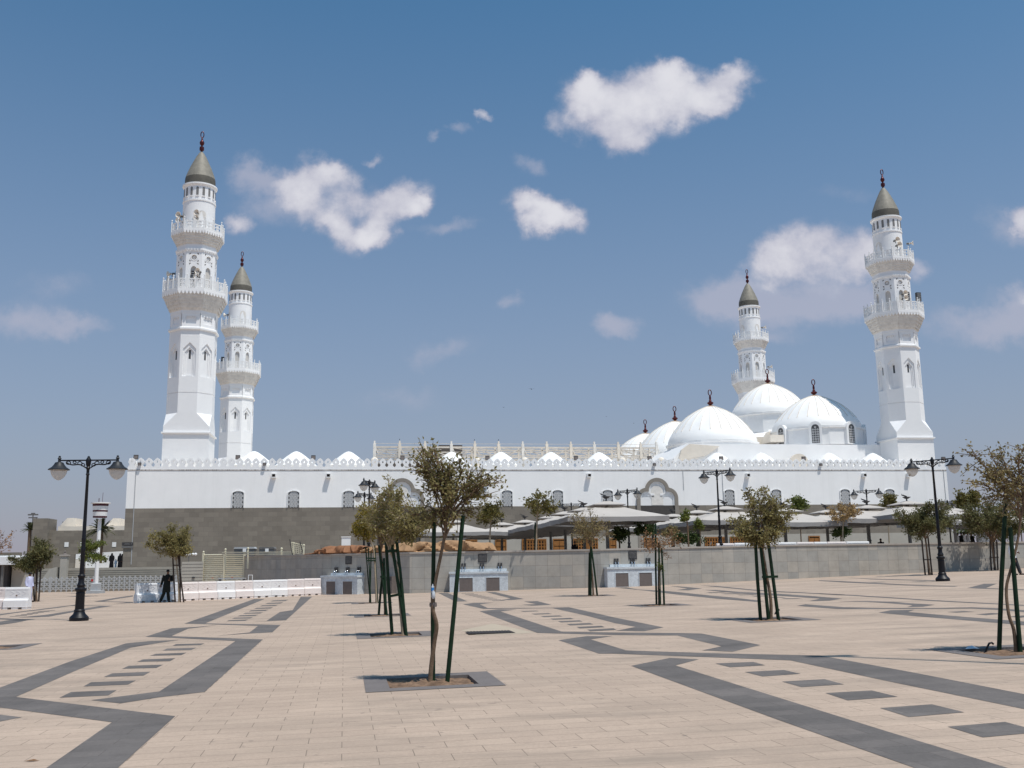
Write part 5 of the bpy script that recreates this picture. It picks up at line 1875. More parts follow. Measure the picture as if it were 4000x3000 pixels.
def tree(name, label, trunk_px, Y, crown, leafmat, nl=12, nt_=8, nleaf=18, lsize=.07, r0=.045, bark=None, seed=1, twig=.4, ysq=1.0, base_z=None, group=None, extra=None, shell=(.35, 1.0), flat=False, wig=.03, sub=None):
    rr = random.Random(seed)
    pts = [at(px, py, Y) for px, py in trunk_px]
    if base_z is not None:
        pts[0].z = base_z
    pts = [p + Vector((0, rr.uniform(-wig, wig), 0)) for p in pts]
    root = thing(name, label, 'tree', pts[0].copy(), 0, group)
    O = pts[0].copy()
    k = 1 / ppm(pts[-1])
    cx, cy, rx, ry = crown
    C = at(cx, cy, Y) - O
    RX, RZ = rx * k, ry * k
    tp = [p - O for p in pts]
    tr_ = MB()
    # smooth trunk
    sm = []
    for i in range(len(tp) - 1):
        for j in range(4):
            t = j / 4
            p_1 = tp[max(i - 1, 0)]
            p2, p3 = tp[i], tp[i + 1]
            p4 = tp[min(i + 2, len(tp) - 1)]
            sm.append(0.5 * ((2 * p2) + (-p_1 + p3) * t + (2 * p_1 - 5 * p2 + 4 * p3 - p4) * t * t + (-p_1 + 3 * p2 - 3 * p3 + p4) * t ** 3))
    sm.append(tp[-1])
    nS = len(sm)
    tr_.tube(sm, [r0 * (1.25 if i == 0 else 1) * (1 - .45 * i / nS) for i in range(nS)], 8)
    lf_ = MB()
    top = tp[-1]
    lobes = crown_lobes = sub or [(cx, cy, rx, ry)]
    for li in range(nl):
        lb_ = lobes[li % len(lobes)]
        LC = at(lb_[0], lb_[1], Y) - O
        lx, lz = lb_[2] * k, lb_[3] * k
        th, ph = rr.uniform(0, 2 * PI), math.asin(rr.uniform(-.75, 1))
        rad = rr.uniform(*shell) ** .6
        tgt = LC + Vector((lx * math.cos(th) * math.cos(ph) * rad, lx * ysq * math.sin(th) * math.cos(ph) * rad, lz * math.sin(ph) * rad))
        st = sm[rr.randint(int(nS * .80), nS - 1)]
        ctl = st + (tgt - st) * .45 + Vector((0, 0, .22 * RZ)) + Vector((rr.uniform(-1, 1), rr.uniform(-1, 1), rr.uniform(-.3, .6))) * .12 * RX
        path = [bez(st, ctl, tgt, i / 8) for i in range(9)]
        tr_.tube(path, [r0 * .30 * (1 - .85 * i / 8) + .004 for i in range(9)], 5, caps=False)
        for ti in range(nt_):
            t = rr.uniform(.38, 1.0)
            p = bez(st, ctl, tgt, t)
            out = (p - (C - Vector((0, 0, RZ * .4))))
            out = out.normalized() if out.length > 1e-4 else Vector((0, 0, 1))
            dirv = (out * .75 + Vector((rr.gauss(0, .55), rr.gauss(0, .55), rr.gauss(.05, .45)))).normalized()
            if flat:
                dirv.z *= .35
            ln = twig * RX * rr.uniform(.35, 1.0)
            e = p + dirv * ln + Vector((0, 0, -.08 * ln))
            # keep the silhouette: pull twig ends that leave the lobe too far
            dd_ = e - C
            q = math.sqrt((dd_.x / (RX * 1.12)) ** 2 + (dd_.y / (RX * 1.2 * ysq)) ** 2 + (dd_.z / (RZ * 1.12)) ** 2)
            if q > 1:
                e = C + dd_ / q * rr.uniform(.85, 1.0)
            mid = (p + e) / 2 + Vector((0, 0, .05 * ln))
            tw = [bez(p, mid, e, i / 3) for i in range(4)]
            tr_.tube(tw, [.006 + .1 * r0, .005 + .06 * r0, .004 + .03 * r0, .003], 3, caps=False)
            for j in range(nleaf):
                s = rr.uniform(.15, 1.04)
                pp = bez(p, mid, e, s) + Vector((rr.gauss(0, 1), rr.gauss(0, 1), rr.gauss(0, 1))) * lsize * .55
                dl = (dirv * .6 + Vector((rr.gauss(0, .8), rr.gauss(0, .8), rr.gauss(-.05, .7))))
                leafblade(lf_, rr, pp, lsize, dl)
    obj('trunk', tr_, bark or M_BARK, root, 70)
    obj('crown', lf_, leafmat, root)
    if extra:
        extra(root, O)
    return root


def stakes(label, Y, list_px, bars=(), mt=None, r=.036, r_top=None):
    mt = mt or M_STAKE
    b0 = list_px[0]
    p0 = at(b0[0], b0[1], Y)
    root = thing('tree_support', label, 'tree stakes', p0, 0, 'green stakes supporting the young trees')
    for i, (bx, by, tx, ty) in enumerate(list_px):
        dy_ = (.12, -.06, -.02, .08)[i % 4]
        a, b = at(bx, by, Y) + Vector((0, dy_, -.15)), at(tx, ty, Y) + Vector((0, dy_ * .3, 0))
        mid = (a + b) / 2 + Vector(((i % 3 - 1) * .012, 0, 0))
        obj('stake', MB().tube([a - p0, mid - p0, b - p0], [r, r * .97, r * .92], 9), mt, root, 60)
    for (ax, ay, bx, by) in bars:
        a, b = at(ax, ay, Y) + Vector((0, -.07, 0)), at(bx, by, Y) + Vector((0, -.07, 0))
        obj('crossbar', MB().bar(a - p0, b - p0, .035, .06), mt, root)
    return root


LM = M_LEAF
yT1 = gp(1683, 2662).y
tree('young_tree', 'sparse olive leaved young tree in the centre foreground between two tall green stakes', [(1680, 2668), (1685, 2600), (1697, 2505), (1706, 2440), (1690, 2370), (1698, 2290), (1722, 2170), (1746, 2050), (1758, 1980)], yT1,
     (1768, 1890, 200, 205), LM['olive'], nl=38, nt_=12, nleaf=8, lsize=.054, r0=.034, seed=12, twig=.46, ysq=.75, shell=(.3, 1.0),
     sub=[(1715, 1800, 105, 105), (1830, 1950, 130, 95), (1690, 1970, 115, 90), (1790, 1860, 110, 80), (1900, 1945, 75, 80), (1760, 2035, 150, 60), (1690, 1860, 90, 110), (1640, 1790, 60, 70), (1880, 1880, 70, 60)])
stakes('two thick dark green stakes beside the centre foreground tree', yT1, [(1689, 2668, 1695, 2030), (1743, 2672, 1809, 2014)], (), r=.033)
yT2 = gp(1545, 2480).y
tree('young_tree', 'olive brown young tree just left of the foreground tree, second nearest of the centre row', [(1576, 2482), (1562, 2330), (1556, 2225), (1530, 2165), (1512, 2120)], yT2, (1545, 1995, 160, 125), LM['olive'], nl=18, nt_=19, nleaf=13, lsize=.075, r0=.045, bark=M_BARKP, seed=3, shell=(.1, 1), wig=.06)
stakes('four green stakes with cross bars around the second tree of the centre row', yT2, [(1532, 2486, 1506, 2095), (1592, 2482, 1532, 2130), (1585, 2440, 1548, 2100)], ((1505, 2154, 1550, 2150), (1517, 2330, 1570, 2320)), r=.042)
yT3 = gp(1492, 2404).y
tree('young_tree', 'mixed yellow and brown young tree third of the centre row', [(1506, 2402), (1500, 2300), (1492, 2200), (1485, 2130)], yT3, (1475, 2000, 110, 112), LM['yg2'], nl=20, nt_=9, nleaf=17, lsize=.09, r0=.05, seed=5, shell=(.1, 1), sub=[(1490, 2010, 90, 100), (1540, 1960, 70, 80), (1470, 1960, 60, 70)])
stakes('three green stakes tied with white wire beside the third centre tree', yT3, [(1476, 2404, 1498, 2200), (1514, 2403, 1480, 2130), (1508, 2404, 1500, 2180)], ((1487, 2197, 1500, 2197), (1486, 2253, 1502, 2253)), r=.042)
yT4 = gp(1452, 2355).y
tree('young_tree', 'yellow leaved young tree at the left edge of the centre cluster', [(1471, 2358), (1466, 2240), (1460, 2150), (1450, 2120)], yT4, (1408, 2045, 60, 88), LM['yellow'], nl=16, nt_=16, nleaf=16, lsize=.10, r0=.045, bark=M_BARKP, seed=7, shell=(.1, 1))
stakes('four thin green stakes ringed by bars beside the far yellow tree', yT4, [(1447, 2358, 1428, 2135), (1450, 2358, 1439, 2140), (1443, 2357, 1450, 2150), (1476, 2356, 1464, 2130)], ((1430, 2180, 1470, 2182), (1432, 2190, 1468, 2190)), r=.03)
yT5 = gp(2315, 2327).y
tree('young_tree', 'thin greyish brown tree with leafless looking twigs right of the middle fountain', [(2318, 2327), (2314, 2250), (2306, 2170), (2308, 2120)], yT5, (2312, 2060, 98, 72), LM['brownish'], nl=22, nt_=10, nleaf=10, lsize=.08, r0=.045, seed=17, shell=(.2, 1), twig=.55)
stakes('three dark green stakes crossing below the greyish brown tree', yT5, [(2301, 2329, 2303, 2158), (2307, 2329, 2308, 2135), (2334, 2328, 2310, 2140)], (), r=.045)
yT6 = gp(2575, 2364).y
tree('young_tree', 'nearly bare tree with dry brown leaves before the rightmost fountain', [(2574, 2366), (2572, 2280), (2573, 2200), (2575, 2130)], yT6, (2580, 2130, 98, 75), LM['dry'], nl=14, nt_=5, nleaf=8, lsize=.075, r0=.028, seed=23, shell=(.3, 1), twig=.45)
stakes('three green stakes standing close together before the rightmost fountain', yT6, [(2566, 2366, 2561, 2045), (2578, 2366, 2573, 2120), (2594, 2365, 2584, 2140)], (), r=.036)
tree('climbing_shoot', 'small green shoot growing on stakes before the rightmost fountain', [(2577, 2300), (2577, 2230)], yT6 - .1, (2576, 2222, 16, 20), LM['fresh'], nl=4, nt_=4, nleaf=9, lsize=.07, r0=.012, seed=24)
yT7 = gp(3010, 2420).y
tree('young_tree', 'wide olive tree held by three slanting green stakes right of centre', [(3012, 2422), (3010, 2340), (2996, 2250), (2982, 2170), (2972, 2110)], yT7, (2975, 2020, 138, 105), LM['olive'], nl=22, nt_=18, nleaf=13, lsize=.075, r0=.045, seed=29, shell=(.1, 1), sub=[(2970, 2020, 110, 95), (2900, 2060, 75, 60), (3040, 1990, 75, 75), (2960, 1940, 45, 50), (3000, 2070, 90, 50)])
stakes('three slanting green stakes with two cross bars under the wide olive tree', yT7, [(2976, 2422, 2950, 2078), (3040, 2420, 2995, 2075), (3002, 2422, 2965, 2080)], ((2951, 2119, 3010, 2117), (2974, 2254, 3036, 2252)), r=.045)
yT8 = gp(3620, 2247).y
tree('young_tree', 'dense dark green round tree left of the right street lamp', [(3632, 2246), (3624, 2190), (3618, 2130), (3612, 2090)], yT8, (3613, 2030, 112, 80), LM['green'], nl=26, nt_=24, nleaf=17, lsize=.12, r0=.07, seed=31, shell=(.05, 1))
stakes('three dark stakes with a bar under the dense tree left of the right lamp', yT8, [(3618, 2247, 3602, 2110), (3640, 2246, 3624, 2095), (3628, 2247, 3615, 2100)], ((3609, 2186, 3636, 2186),), mt=M_STAKED, r=.05)
yT9 = gp(3885, 2228).y
tree('young_tree', 'dark green tree behind the wall line near the right edge', [(3888, 2227), (3880, 2170), (3872, 2110)], yT9, (3875, 2020, 130, 105), LM['green'], nl=28, nt_=25, nleaf=17, lsize=.13, r0=.08, seed=37, shell=(.05, 1))
stakes('three brown stakes with a bar under the tree near the right edge', yT9, [(3876, 2230, 3868, 2110), (3896, 2228, 3893, 2110), (3885, 2229, 3880, 2108)], ((3871, 2177, 3899, 2177),), mt=M_STAKED, r=.05)
yT10 = gp(3955, 2545).y
tree('young_tree', 'large brownish sparse tree cut by the right edge with a wavy trunk', [(3968, 2548), (3958, 2460), (3938, 2400), (3934, 2300), (3950, 2220), (3975, 2120), (3990, 2010), (4000, 1940)], yT10, (3965, 1850, 225, 165), LM['brownish'], nl=24, nt_=15, nleaf=9, lsize=.054, r0=.03, seed=41, twig=.42, ysq=.75, shell=(.2, 1),
     sub=[(3960, 1790, 170, 95), (4000, 1880, 170, 90), (3830, 1870, 80, 60), (3900, 1780, 110, 70), (4070, 1830, 120, 120), (3950, 1940, 110, 50)])
stakes('two thick dark green stakes leaning together under the right edge tree', yT10, [(3912, 2552, 3932, 1966), (3978, 2550, 3944, 2060)], (), r=.036)
yT12 = 55.0
yT12 = gp(695, 2353).y
tree('young_tree', 'small round olive tree above the leaning man in black', [(700, 2354), (697, 2280), (692, 2220), (688, 2170)], yT12, (668, 2112, 98, 62), LM['olive'], nl=24, nt_=25, nleaf=16, lsize=.105, r0=.05, bark=M_BARKP, seed=43, shell=(.05, 1))
stakes('three dark stakes crossing under the small tree beside the leaning man', yT12, [(683, 2355, 674, 2170), (721, 2353, 695, 2160), (705, 2355, 702, 2165)], ((679, 2208, 704, 2208),), mt=M_STAKED, r=.045)
yT13 = gp(140, 2350).y
tree('young_tree', 'green tree behind the man in a white robe at left', [(143, 2351), (141, 2280), (140, 2225)], yT13, (137, 2165, 86, 62), LM['green'], nl=24, nt_=25, nleaf=16, lsize=.115, r0=.06, seed=47, shell=(.05, 1), sub=[(130, 2180, 80, 50), (160, 2140, 55, 40), (100, 2190, 45, 35)])
stakes('three brown stakes with a bar beside the man in a white robe', yT13, [(131, 2352, 130, 2215), (153, 2350, 160, 2215), (139, 2352, 146, 2220)], ((133, 2278, 161, 2277),), mt=M_STAKED, r=.05)
tree('young_tree', 'leafless looking sparse tree with reddish leaves at the left edge', [(-60, 2400), (-55, 2270), (-40, 2180)], 50, (-25, 2120, 90, 75), LM['dry'], nl=16, nt_=5, nleaf=6, lsize=.10, r0=.04, seed=53, shell=(.3, 1), base_z=gz(-25))
q = gp(335, 2330)
tree('feathery_tree', 'feathery light green sapling with level branches beside the left lamp post', [(322, 2332), (330, 2240), (333, 2160)], q.y, (360, 2160, 55, 55), LM['fresh'], nl=30, nt_=8, nleaf=14, lsize=.13, r0=.035, seed=59, flat=True, sub=[(372, 2125, 48, 13), (380, 2195, 50, 13), (335, 2140, 25, 40), (375, 2190, 50, 13), (370, 2122, 50, 14)], shell=(.3, 1))
# trees on the terrace behind the wall
TB = [((2092, 2145), (2096, 2080), (2098, 2040), (2098, 1995), 62, (2098, 1965, 75, 55), 'gold', 'gangly yellow green tree rising over the wall right of the foreground tree', 'fresh', 16, 7, 12, .17),
      ((1912, 2145), (1914, 2090), (1916, 2060), (1916, 2030), 64, (1918, 2010, 62, 52), 'x', 'dense yellow green tree behind the tarpaulin right of the foreground tree', 'yg', 22, 9, 15, .14),
      ((3292, 2118), (3292, 2085), (3294, 2050), (3296, 2030), 70, (3298, 2000, 66, 40), 'x', 'dry golden leaved tree above the white barrier tops at right', 'gold', 18, 8, 12, .14),
      ((3285, 2125), (3285, 2100), (3285, 2090), (3285, 2085), 71, (3285, 2080, 40, 22), 'x', 'dark green shrub below the dry golden tree', 'dark', 12, 7, 14, .16),
      ((3128, 2100), (3126, 2050), (3122, 2010), (3120, 1985), 88, (3120, 1972, 36, 32), 'x', 'fresh green tree top behind the umbrella at right', 'fresh', 14, 8, 14, .2),
      ((3470, 2100), (3470, 2050), (3470, 2000), (3470, 1970), 88, (3466, 1952, 48, 26), 'x', 'pale green tree top under the right end window', 'yg', 14, 8, 12, .2),
      ((2690, 2140), (2688, 2090), (2684, 2040), (2678, 2020), 63, (2678, 2030, 20, 35), 'x', 'thin green sapling climbing before the umbrellas right of the trefoil arch', 'fresh', 8, 6, 11, .15),
      ((2735, 2140), (2735, 2100), (2733, 2060), (2730, 2050), 63.5, (2728, 2058, 24, 25), 'x', 'green sapling just left of the tall lamp behind the wall', 'fresh', 8, 6, 11, .14),
      ((2690, 2145), (2690, 2130), (2690, 2120), (2690, 2115), 64, (2690, 2112, 62, 24), 'x', 'low leafy green shrub behind the wall left of the tall lamp', 'dark', 18, 8, 14, .15),
      ((2420, 2145), (2420, 2120), (2420, 2100), (2420, 2095), 66, (2425, 2088, 42, 26), 'x', 'dark green shrub under the nearest umbrella by the lamp', 'dark', 14, 8, 14, .17),
      ((2525, 2140), (2525, 2110), (2525, 2090), (2525, 2085), 68, (2525, 2068, 48, 24), 'x', 'dark green tree top below the right corner of the nearest umbrella', 'dark', 14, 8, 14, .17),
      ((2625, 2140), (2625, 2115), (2625, 2100), (2625, 2095), 66, (2625, 2085, 36, 36), 'x', 'green and brown bush behind the nearly bare tree', 'brownish', 12, 8, 12, .15),
      ((3790, 2115), (3790, 2060), (3788, 2010), (3785, 1980), 84, (3775, 1965, 48, 42), 'x', 'coarse leaved yellow green tree behind the right street lamp', 'yg', 16, 7, 12, .28)]
TB.append(((3850, 2110), (3850, 2090), (3850, 2070), (3850, 2060), 100, (3850, 2062, 120, 42), 'x', 'dark evergreen mass behind the far people at right', 'dark', 44, 9, 14, .3))
TB.append(((3990, 2110), (3990, 2080), (3990, 2060), (3990, 2040), 104, (3990, 2045, 80, 60), 'x', 'dark tree beyond the far people at the right edge', 'dark', 30, 9, 14, .3))
LM['yg'] = mat('mid_yellow_green_leaves', (0.11, 0.10, 0.025), 0.6, 1.8, 0.3, col2=(0.17, 0.145, 0.04), transl=0.25)
for i, (a, b, c, d_, Y, cr, _, lb, lm_, n1, n2_, n3_, ls) in enumerate(TB):
    if lb.startswith('gangly'):
        lm_ = 'yg'
    tree('shrub' if 'shrub' in lb or 'bush' in lb else 'terrace_tree', lb, [a, b, c, d_], Y, cr, LM[lm_], nl=n1, nt_=n2_, nleaf=n3_, lsize=ls, r0=.06, bark=M_BARKP if lm_ in ('gold', 'yg') else M_BARK, seed=70 + i, base_z=TZ, shell=(.1, 1))
stakes('single dark green stake tied to the gangly yellow tree', 62, [(2091, 2145, 2091, 2040)], (), r=.06)


# palms far left
def palm(label, px, base_py, top_py, Y, r, n, seed, droop=.5):
    rr = random.Random(seed)
    b, t = at(px, base_py, Y), at(px, top_py, Y)
    root = thing('palm_tree', label, 'palm tree', b)
    obj('trunk', MB().tube([(0, 0, 0), (.05, 0, (t.z - b.z) / 2), (0, 0, t.z - b.z)], [.3, .25, .22], 10), M_BARK, root, 60)
    m = MB()
    T = Vector((0, 0, t.z - b.z))
    for i in range(n):
        a = rr.uniform(0, 2 * PI)
        el = rr.uniform(-.1, 1.25)
        d = Vector((math.cos(a) * math.cos(el), math.sin(a) * math.cos(el), math.sin(el)))
        pts = [T + d * r * s + Vector((0, 0, -droop * r * s * s * math.cos(el))) for s in (0, .25, .5, .75, 1)]
        m.tube(pts, [.05, .04, .03, .02, .01], 4, caps=False)
        side = d.cross(Vector((0, 0, 1)))
        side = side.normalized() if side.length > .05 else Vector((1, 0, 0))
        for s in range(3, 20):
            q = s / 20
            k = q * 4
            i0 = min(3, int(k))
            p = pts[i0].lerp(pts[i0 + 1], k - i0)
            for sg in (-1, 1):
                e = p + side * sg * r * .22 * (1 - .5 * q) + d * r * .14 + Vector((0, 0, -.06 * r))
                w = d * .05 * r
                o = len(m.v)
                m.v += [tuple(p - w * .5), tuple(p + w * .5), tuple(e)]
                m.f.append((o, o + 1, o + 2))
    obj('crown', m, M_LEAF['palm'], root)


palm('date palm standing behind the white striped watch tower', 388, 2200, 2072, 116, 1.75, 60, 3)
palm('tall narrow date palm above the green tree at far left', 106, 2230, 2068, 140, 1.25, 46, 5, .35)

# ------------------------------------------------------------------ litter at the trees
p = at(1691, 2300, yT1)
t = thing('plastic_bottle', 'blue labelled plastic bottle wedged between stake and foreground trunk', 'bottle', p)
obj('bottle_shell', MB().lathe([(.03, -.10), (.034, -.08), (.034, .05), (.014, .09), (.014, .115)], (0, -.05, 0), 10), M_CLEAR, t, 50)
t.scale = (.6,) * 3
obj('bottle_label', MB().lathe([(.0352, -.05), (.0352, .03)], (0, -.05, 0), 10, cap=False), M_BLUE, t, 50)
p = at(1694, 2322, yT1)
tag(obj('plastic_scrap', MB().lathe([(.012, -.06), (.03, -.03), (.024, .03), (.01, .06)], (0, 0, 0), 7), M_CLEAR, None, 50, loc=p + Vector((0, -.06, 0))), 'crumpled pale plastic bag scrap below the blue bottle', 'litter')
p = at(1692, 2362, yT1)
tag(obj('stake_tie', MB().lathe([(.05, -.03), (.055, 0), (.05, .03)], (0, 0, 0), 12, cap=False), M_PANEL, None, 50, loc=p), 'brown tie binding foreground trunk to its left stake', 'tie')
p = gp(3795, 2538)
tag(obj('plastic_scrap', MB().add([(-.1, 0, 0), (.02, -.07, .015), (.14, .02, 0), (.05, .08, .05), (-.04, .06, .03)], [(0, 1, 4), (1, 2, 3), (1, 3, 4)]), M_CLEAR, None, loc=p + Vector((0, 0, .012))), 'pale plastic scrap on the pit edge beside the right edge tree', 'litter')
for (px, py, w, lb) in ((3855, 2545, .03, 'bent black irrigation pipe in the soil under the right edge tree'), (3030, 2400, .035, 'bent dark irrigation pipe beside the wide olive tree stakes')):
    p = gp(px, py)
    tag(obj('irrigation_pipe', MB().tube([(-.05, 0, -.05), (.01, 0, .06), (.05, 0, .125), (.09, 0, .135), (.115, 0, .11)], w * .55, 7), M_BLACK, None, 60, loc=p), lb, 'pipe')
p = gp(122, 2975)
tag(obj('dry_leaf', MB().add([(-.07, 0, .004), (0, -.022, .014), (.07, .012, .006), (.01, .024, .018)], [(0, 1, 2, 3)]), M_LEAF['dry'], None, loc=p), 'dry brown leaf lying on the paving at bottom left', 'leaf')
# drain grate
q = [gp(*a) for a in ((1816, 2471), (1862, 2480), (2018, 2474), (1960, 2466))]
c = sum(q, Vector()) / 4 + Vector((0, 0, .008))
dg = thing('drain_grate', 'dark iron drain grate set in pale paving right of the foreground tree', 'drain grate', c, PAVE_ROT)
obj('plate', MB().box(-.54, .54, -.40, .40, .004, .014), M_GRATE, dg)
m = MB()
for i in range(14):
    m.box(-.5 + i * .075, -.5 + i * .075 + .04, -.36, .36, .0145, .022)
obj('bars', m, M_GRATE, dg)
pp = [gp(1862, 2482, .003), gp(1800, 2463, .003), gp(1925, 2436, .003), gp(2090, 2472, .003), gp(2030, 2476, .003)]
tag(obj('paving_patch', MB().add(pp, [tuple(range(5))]), mat('cleaner_pavers', (0.43, 0.355, 0.27), 0.85, 1.5, 0.12)), kind='structure')


# ------------------------------------------------------------------ people
def skin_obj(name, verts, edges, rad, material, parent, lv=2):
    me = bpy.data.meshes.new(name)
    me.from_pydata([tuple(v) for v in verts], edges, [])
    o = bpy.data.objects.new(name, me)
    COL.objects.link(o)
    o.parent = parent
    md = o.modifiers.new('skin', 'SKIN')
    if not me.skin_vertices:
        bm_layer = me.attributes
    md.use_smooth_shade = True
    sv = me.skin_vertices[0].data if me.skin_vertices else None
    for i, r in enumerate(rad):
        sv[i].radius = r if isinstance(r, tuple) else (r, r)
        sv[i].use_root = (i == 0)
    s = o.modifiers.new('smooth', 'SUBSURF')
    s.levels = s.render_levels = lv
    me.materials.append(material)
    return o


def figure(label, loc, rz, pose, h=1.72, garb='kurta', cloth=None, trousers=None, hair=True, group=None, scale=1.0):
    """pose: dict of joints in metres for a 1.72 m figure facing -y"""
    root = thing('person', label, 'person', loc, rz, group)
    root.scale = (h / 1.72 * scale,) * 3
    P = dict(hip=(0, 0, .92), chest=(0, 0, 1.22), neck=(0, .01, 1.46), head=(0, -.01, 1.58), crown=(0, .01, 1.67),
             ls=(.17, 0, 1.40), le=(.22, .03, 1.12), lh=(.22, -.06, .86), rs=(-.17, 0, 1.40), re=(-.22, .03, 1.12), rh=(-.22, -.06, .86),
             lk=(.09, -.02, .50), la=(.09, .02, .07), lt=(.10, -.14, .03), rk=(-.09, -.02, .50), ra=(-.09, .02, .07), rt=(-.10, -.14, .03))
    P.update(pose)
    P = {k: Vector(v) for k, v in P.items()}
    names = ['hip', 'chest', 'neck', 'head', 'crown', 'ls', 'le', 'lh', 'rs', 're', 'rh', 'lk', 'la', 'lt', 'rk', 'ra', 'rt']
    rad = dict(hip=(.13, .10), chest=(.15, .105), neck=.055, head=(.078, .095), crown=(.06, .075), ls=.06, le=.042, lh=.03, rs=.06, re=.042, rh=.03, lk=.058, la=.04, lt=.032, rk=.058, ra=.04, rt=.032)
    V = [P[n] for n in names]
    ix = {n: i for i, n in enumerate(names)}
    E_ = [(ix[a], ix[b]) for a, b in (('hip', 'chest'), ('chest', 'neck'), ('neck', 'head'), ('head', 'crown'), ('chest', 'ls'), ('ls', 'le'), ('le', 'lh'), ('chest', 'rs'), ('rs', 're'), ('re', 'rh'), ('hip', 'lk'), ('lk', 'la'), ('la', 'lt'), ('hip', 'rk'), ('rk', 'ra'), ('ra', 'rt'))]
    RD = [rad[n] for n in names]
    for s in ('l', 'r'):                      # five fingers per hand
        hnd = P[s + 'h']
        d = (hnd - P[s + 'e']).normalized()
        sd = d.cross(Vector((0, 1, 0)))
        sd = sd.normalized() if sd.length > .1 else Vector((1, 0, 0))
        for k in range(5):
            f = (k - 2) * .018
            ln = (.055, .075, .082, .078, .062)[k]
            off = sd * f * (1.0 if k else 1.6)
            V.append(hnd + d * .05 + off)
            RD.append(.011)
            E_.append((ix[s + 'h'], len(V) - 1))
            V.append(hnd + d * (.05 + ln) + off * 1.1 + Vector((0, -.02, 0)))
            RD.append(.008)
            E_.append((len(V) - 2, len(V) - 1))
    skin_obj('body', V, E_, RD, M_SKIN, root)
    if hair:
        m = MB()
        c = P['head']
        m.lathe([(.088, .0), (.094, .04), (.086, .085), (.06, .118), (.02, .13), (.0, .132)], (c.x, c.y + .018, c.z + .0), 14, sx=.92, sy=1.1)
        obj('hair', m, M_HAIR, root, 60)
    if garb in ('kurta', 'robe', 'shirt'):
        zb = dict(kurta=.52, robe=.10, shirt=.84)[garb]
        m = MB()
        hip, ch, nk = P['hip'], P['chest'], P['neck']
        lo_ = Vector((hip.x * .3 + (P['la'].x + P['ra'].x) / 2 * .7, hip.y * .5 + (P['la'].y + P['ra'].y) * .25, zb))
        if garb != 'robe':
            lo_ = Vector((hip.x * .7 + (P['la'].x + P['ra'].x) / 2 * .3, hip.y, zb))
        rings = [(lo_, .21 if garb == 'kurta' else .24 if garb == 'robe' else .17, .15), ((lo_ + hip) / 2, .20 if garb != 'shirt' else .17, .145), (hip, .18, .135), ((hip + ch) / 2, .17, .13), (ch, .19, .135), (ch.lerp(nk, .45), .20, .12), (ch.lerp(nk, .78), .15, .10), (nk, .075, .075)]
        n = 18
        for (c, a, b) in rings:
            for k in range(n):
                t = 2 * PI * k / n
                w = 1 + (.06 * math.sin(5 * t + c.z * 3) if c.z < .8 else 0)
                m.v.append((c.x + a * w * math.cos(t), c.y + b * w * math.sin(t), c.z))
        for i in range(len(rings) - 1):
            for k in range(n):
                a, b = i * n + k, i * n + (k + 1) % n
                m.f.append((a, b, b + n, a + n))
        for s in ('l', 'r'):
            m.tube([P[s + 's'] * .85 + P['chest'] * .15, P[s + 's'], (P[s + 's'] + P[s + 'e']) / 2, P[s + 'e'], P[s + 'e'].lerp(P[s + 'h'], .45), P[s + 'e'].lerp(P[s + 'h'], .88)], [.085, .085, .075, .07, .062, .058], 10)
        obj({'kurta': 'tunic', 'robe': 'robe', 'shirt': 'shirt'}[garb], m, cloth, root, 70)
        if garb != 'robe':
            m = MB()
            for s in ('l', 'r'):
                m.tube([P['hip'] + Vector(((.07 if s == 'l' else -.07), 0, .03)), P['hip'].lerp(P[s + 'k'], .5) + Vector(((.03 if s == 'l' else -.03), 0, 0)), P[s + 'k'], P[s + 'k'].lerp(P[s + 'a'], .6), P[s + 'a'] + Vector((0, 0, .02))], [.115, .10, .085, .082, .078], 12)
            obj('trousers', m, trousers or cloth, root, 70)
        m = MB()
        for s in ('l', 'r'):
            m.tube([P[s + 'a'] + Vector((0, .05, -.045)), P[s + 'a'] + Vector((0, 0, -.035)), P[s + 't'] + Vector((0, 0, .005)), P[s + 't'] + Vector((0, -.07, 0))], [.035, .045, .04, .025], 8)
        obj('shoes', m, M_HAIR, root, 60)
    if garb == 'abaya':
        m = MB()
        m.lathe([(.27, .02), (.25, .3), (.22, .7), (.21, .95), (.215, 1.2), (.225, 1.34), (.19, 1.44), (.125, 1.50), (.118, 1.58), (.105, 1.66), (.06, 1.715), (.0, 1.725)], (0, 0, 0), 20, sx=1, sy=.75)
        for s in ('l', 'r'):
            m.tube([P[s + 's'], P[s + 'e'], P[s + 'h']], [.10, .10, .085], 10)
        obj('abaya', m, cloth, root, 70)
    return root


figure('man in dark tunic and trousers leaning against the white barriers', gp(647, 2353), .5,
       dict(hip=(.02, .0, .90), chest=(.06, .06, 1.22), neck=(.07, .09, 1.46), head=(.06, .05, 1.60), crown=(.06, .07, 1.69), ls=(.23, .06, 1.40), le=(.30, .02, 1.13), lh=(.12, -.16, 1.16), rs=(-.11, .08, 1.40), re=(-.20, .08, 1.12), rh=(-.27, .02, .90), lk=(.10, -.02, .48), la=(.16, .02, .07), lt=(.20, -.13, .03), rk=(-.12, -.04, .48), ra=(-.27, -.02, .07), rt=(-.34, -.15, .03)), h=1.78, garb='kurta', cloth=M_CLOTHK)
figure('man in long bluish white robe walking behind the lone white barrier', gp(110, 2352), 1.2, dict(lk=(.09, -.10, .5), la=(.09, -.14, .08), lt=(.09, -.3, .04)), h=1.76, garb='robe', cloth=M_CLOTHW)
q = at(435, 2213, 110)
figure('woman in black abaya, left one of the group on the platform', (q.x, q.y, PZ), .2, {}, h=1.58, garb='abaya', cloth=M_CLOTHB, hair=False)
q = at(467, 2213, 110)
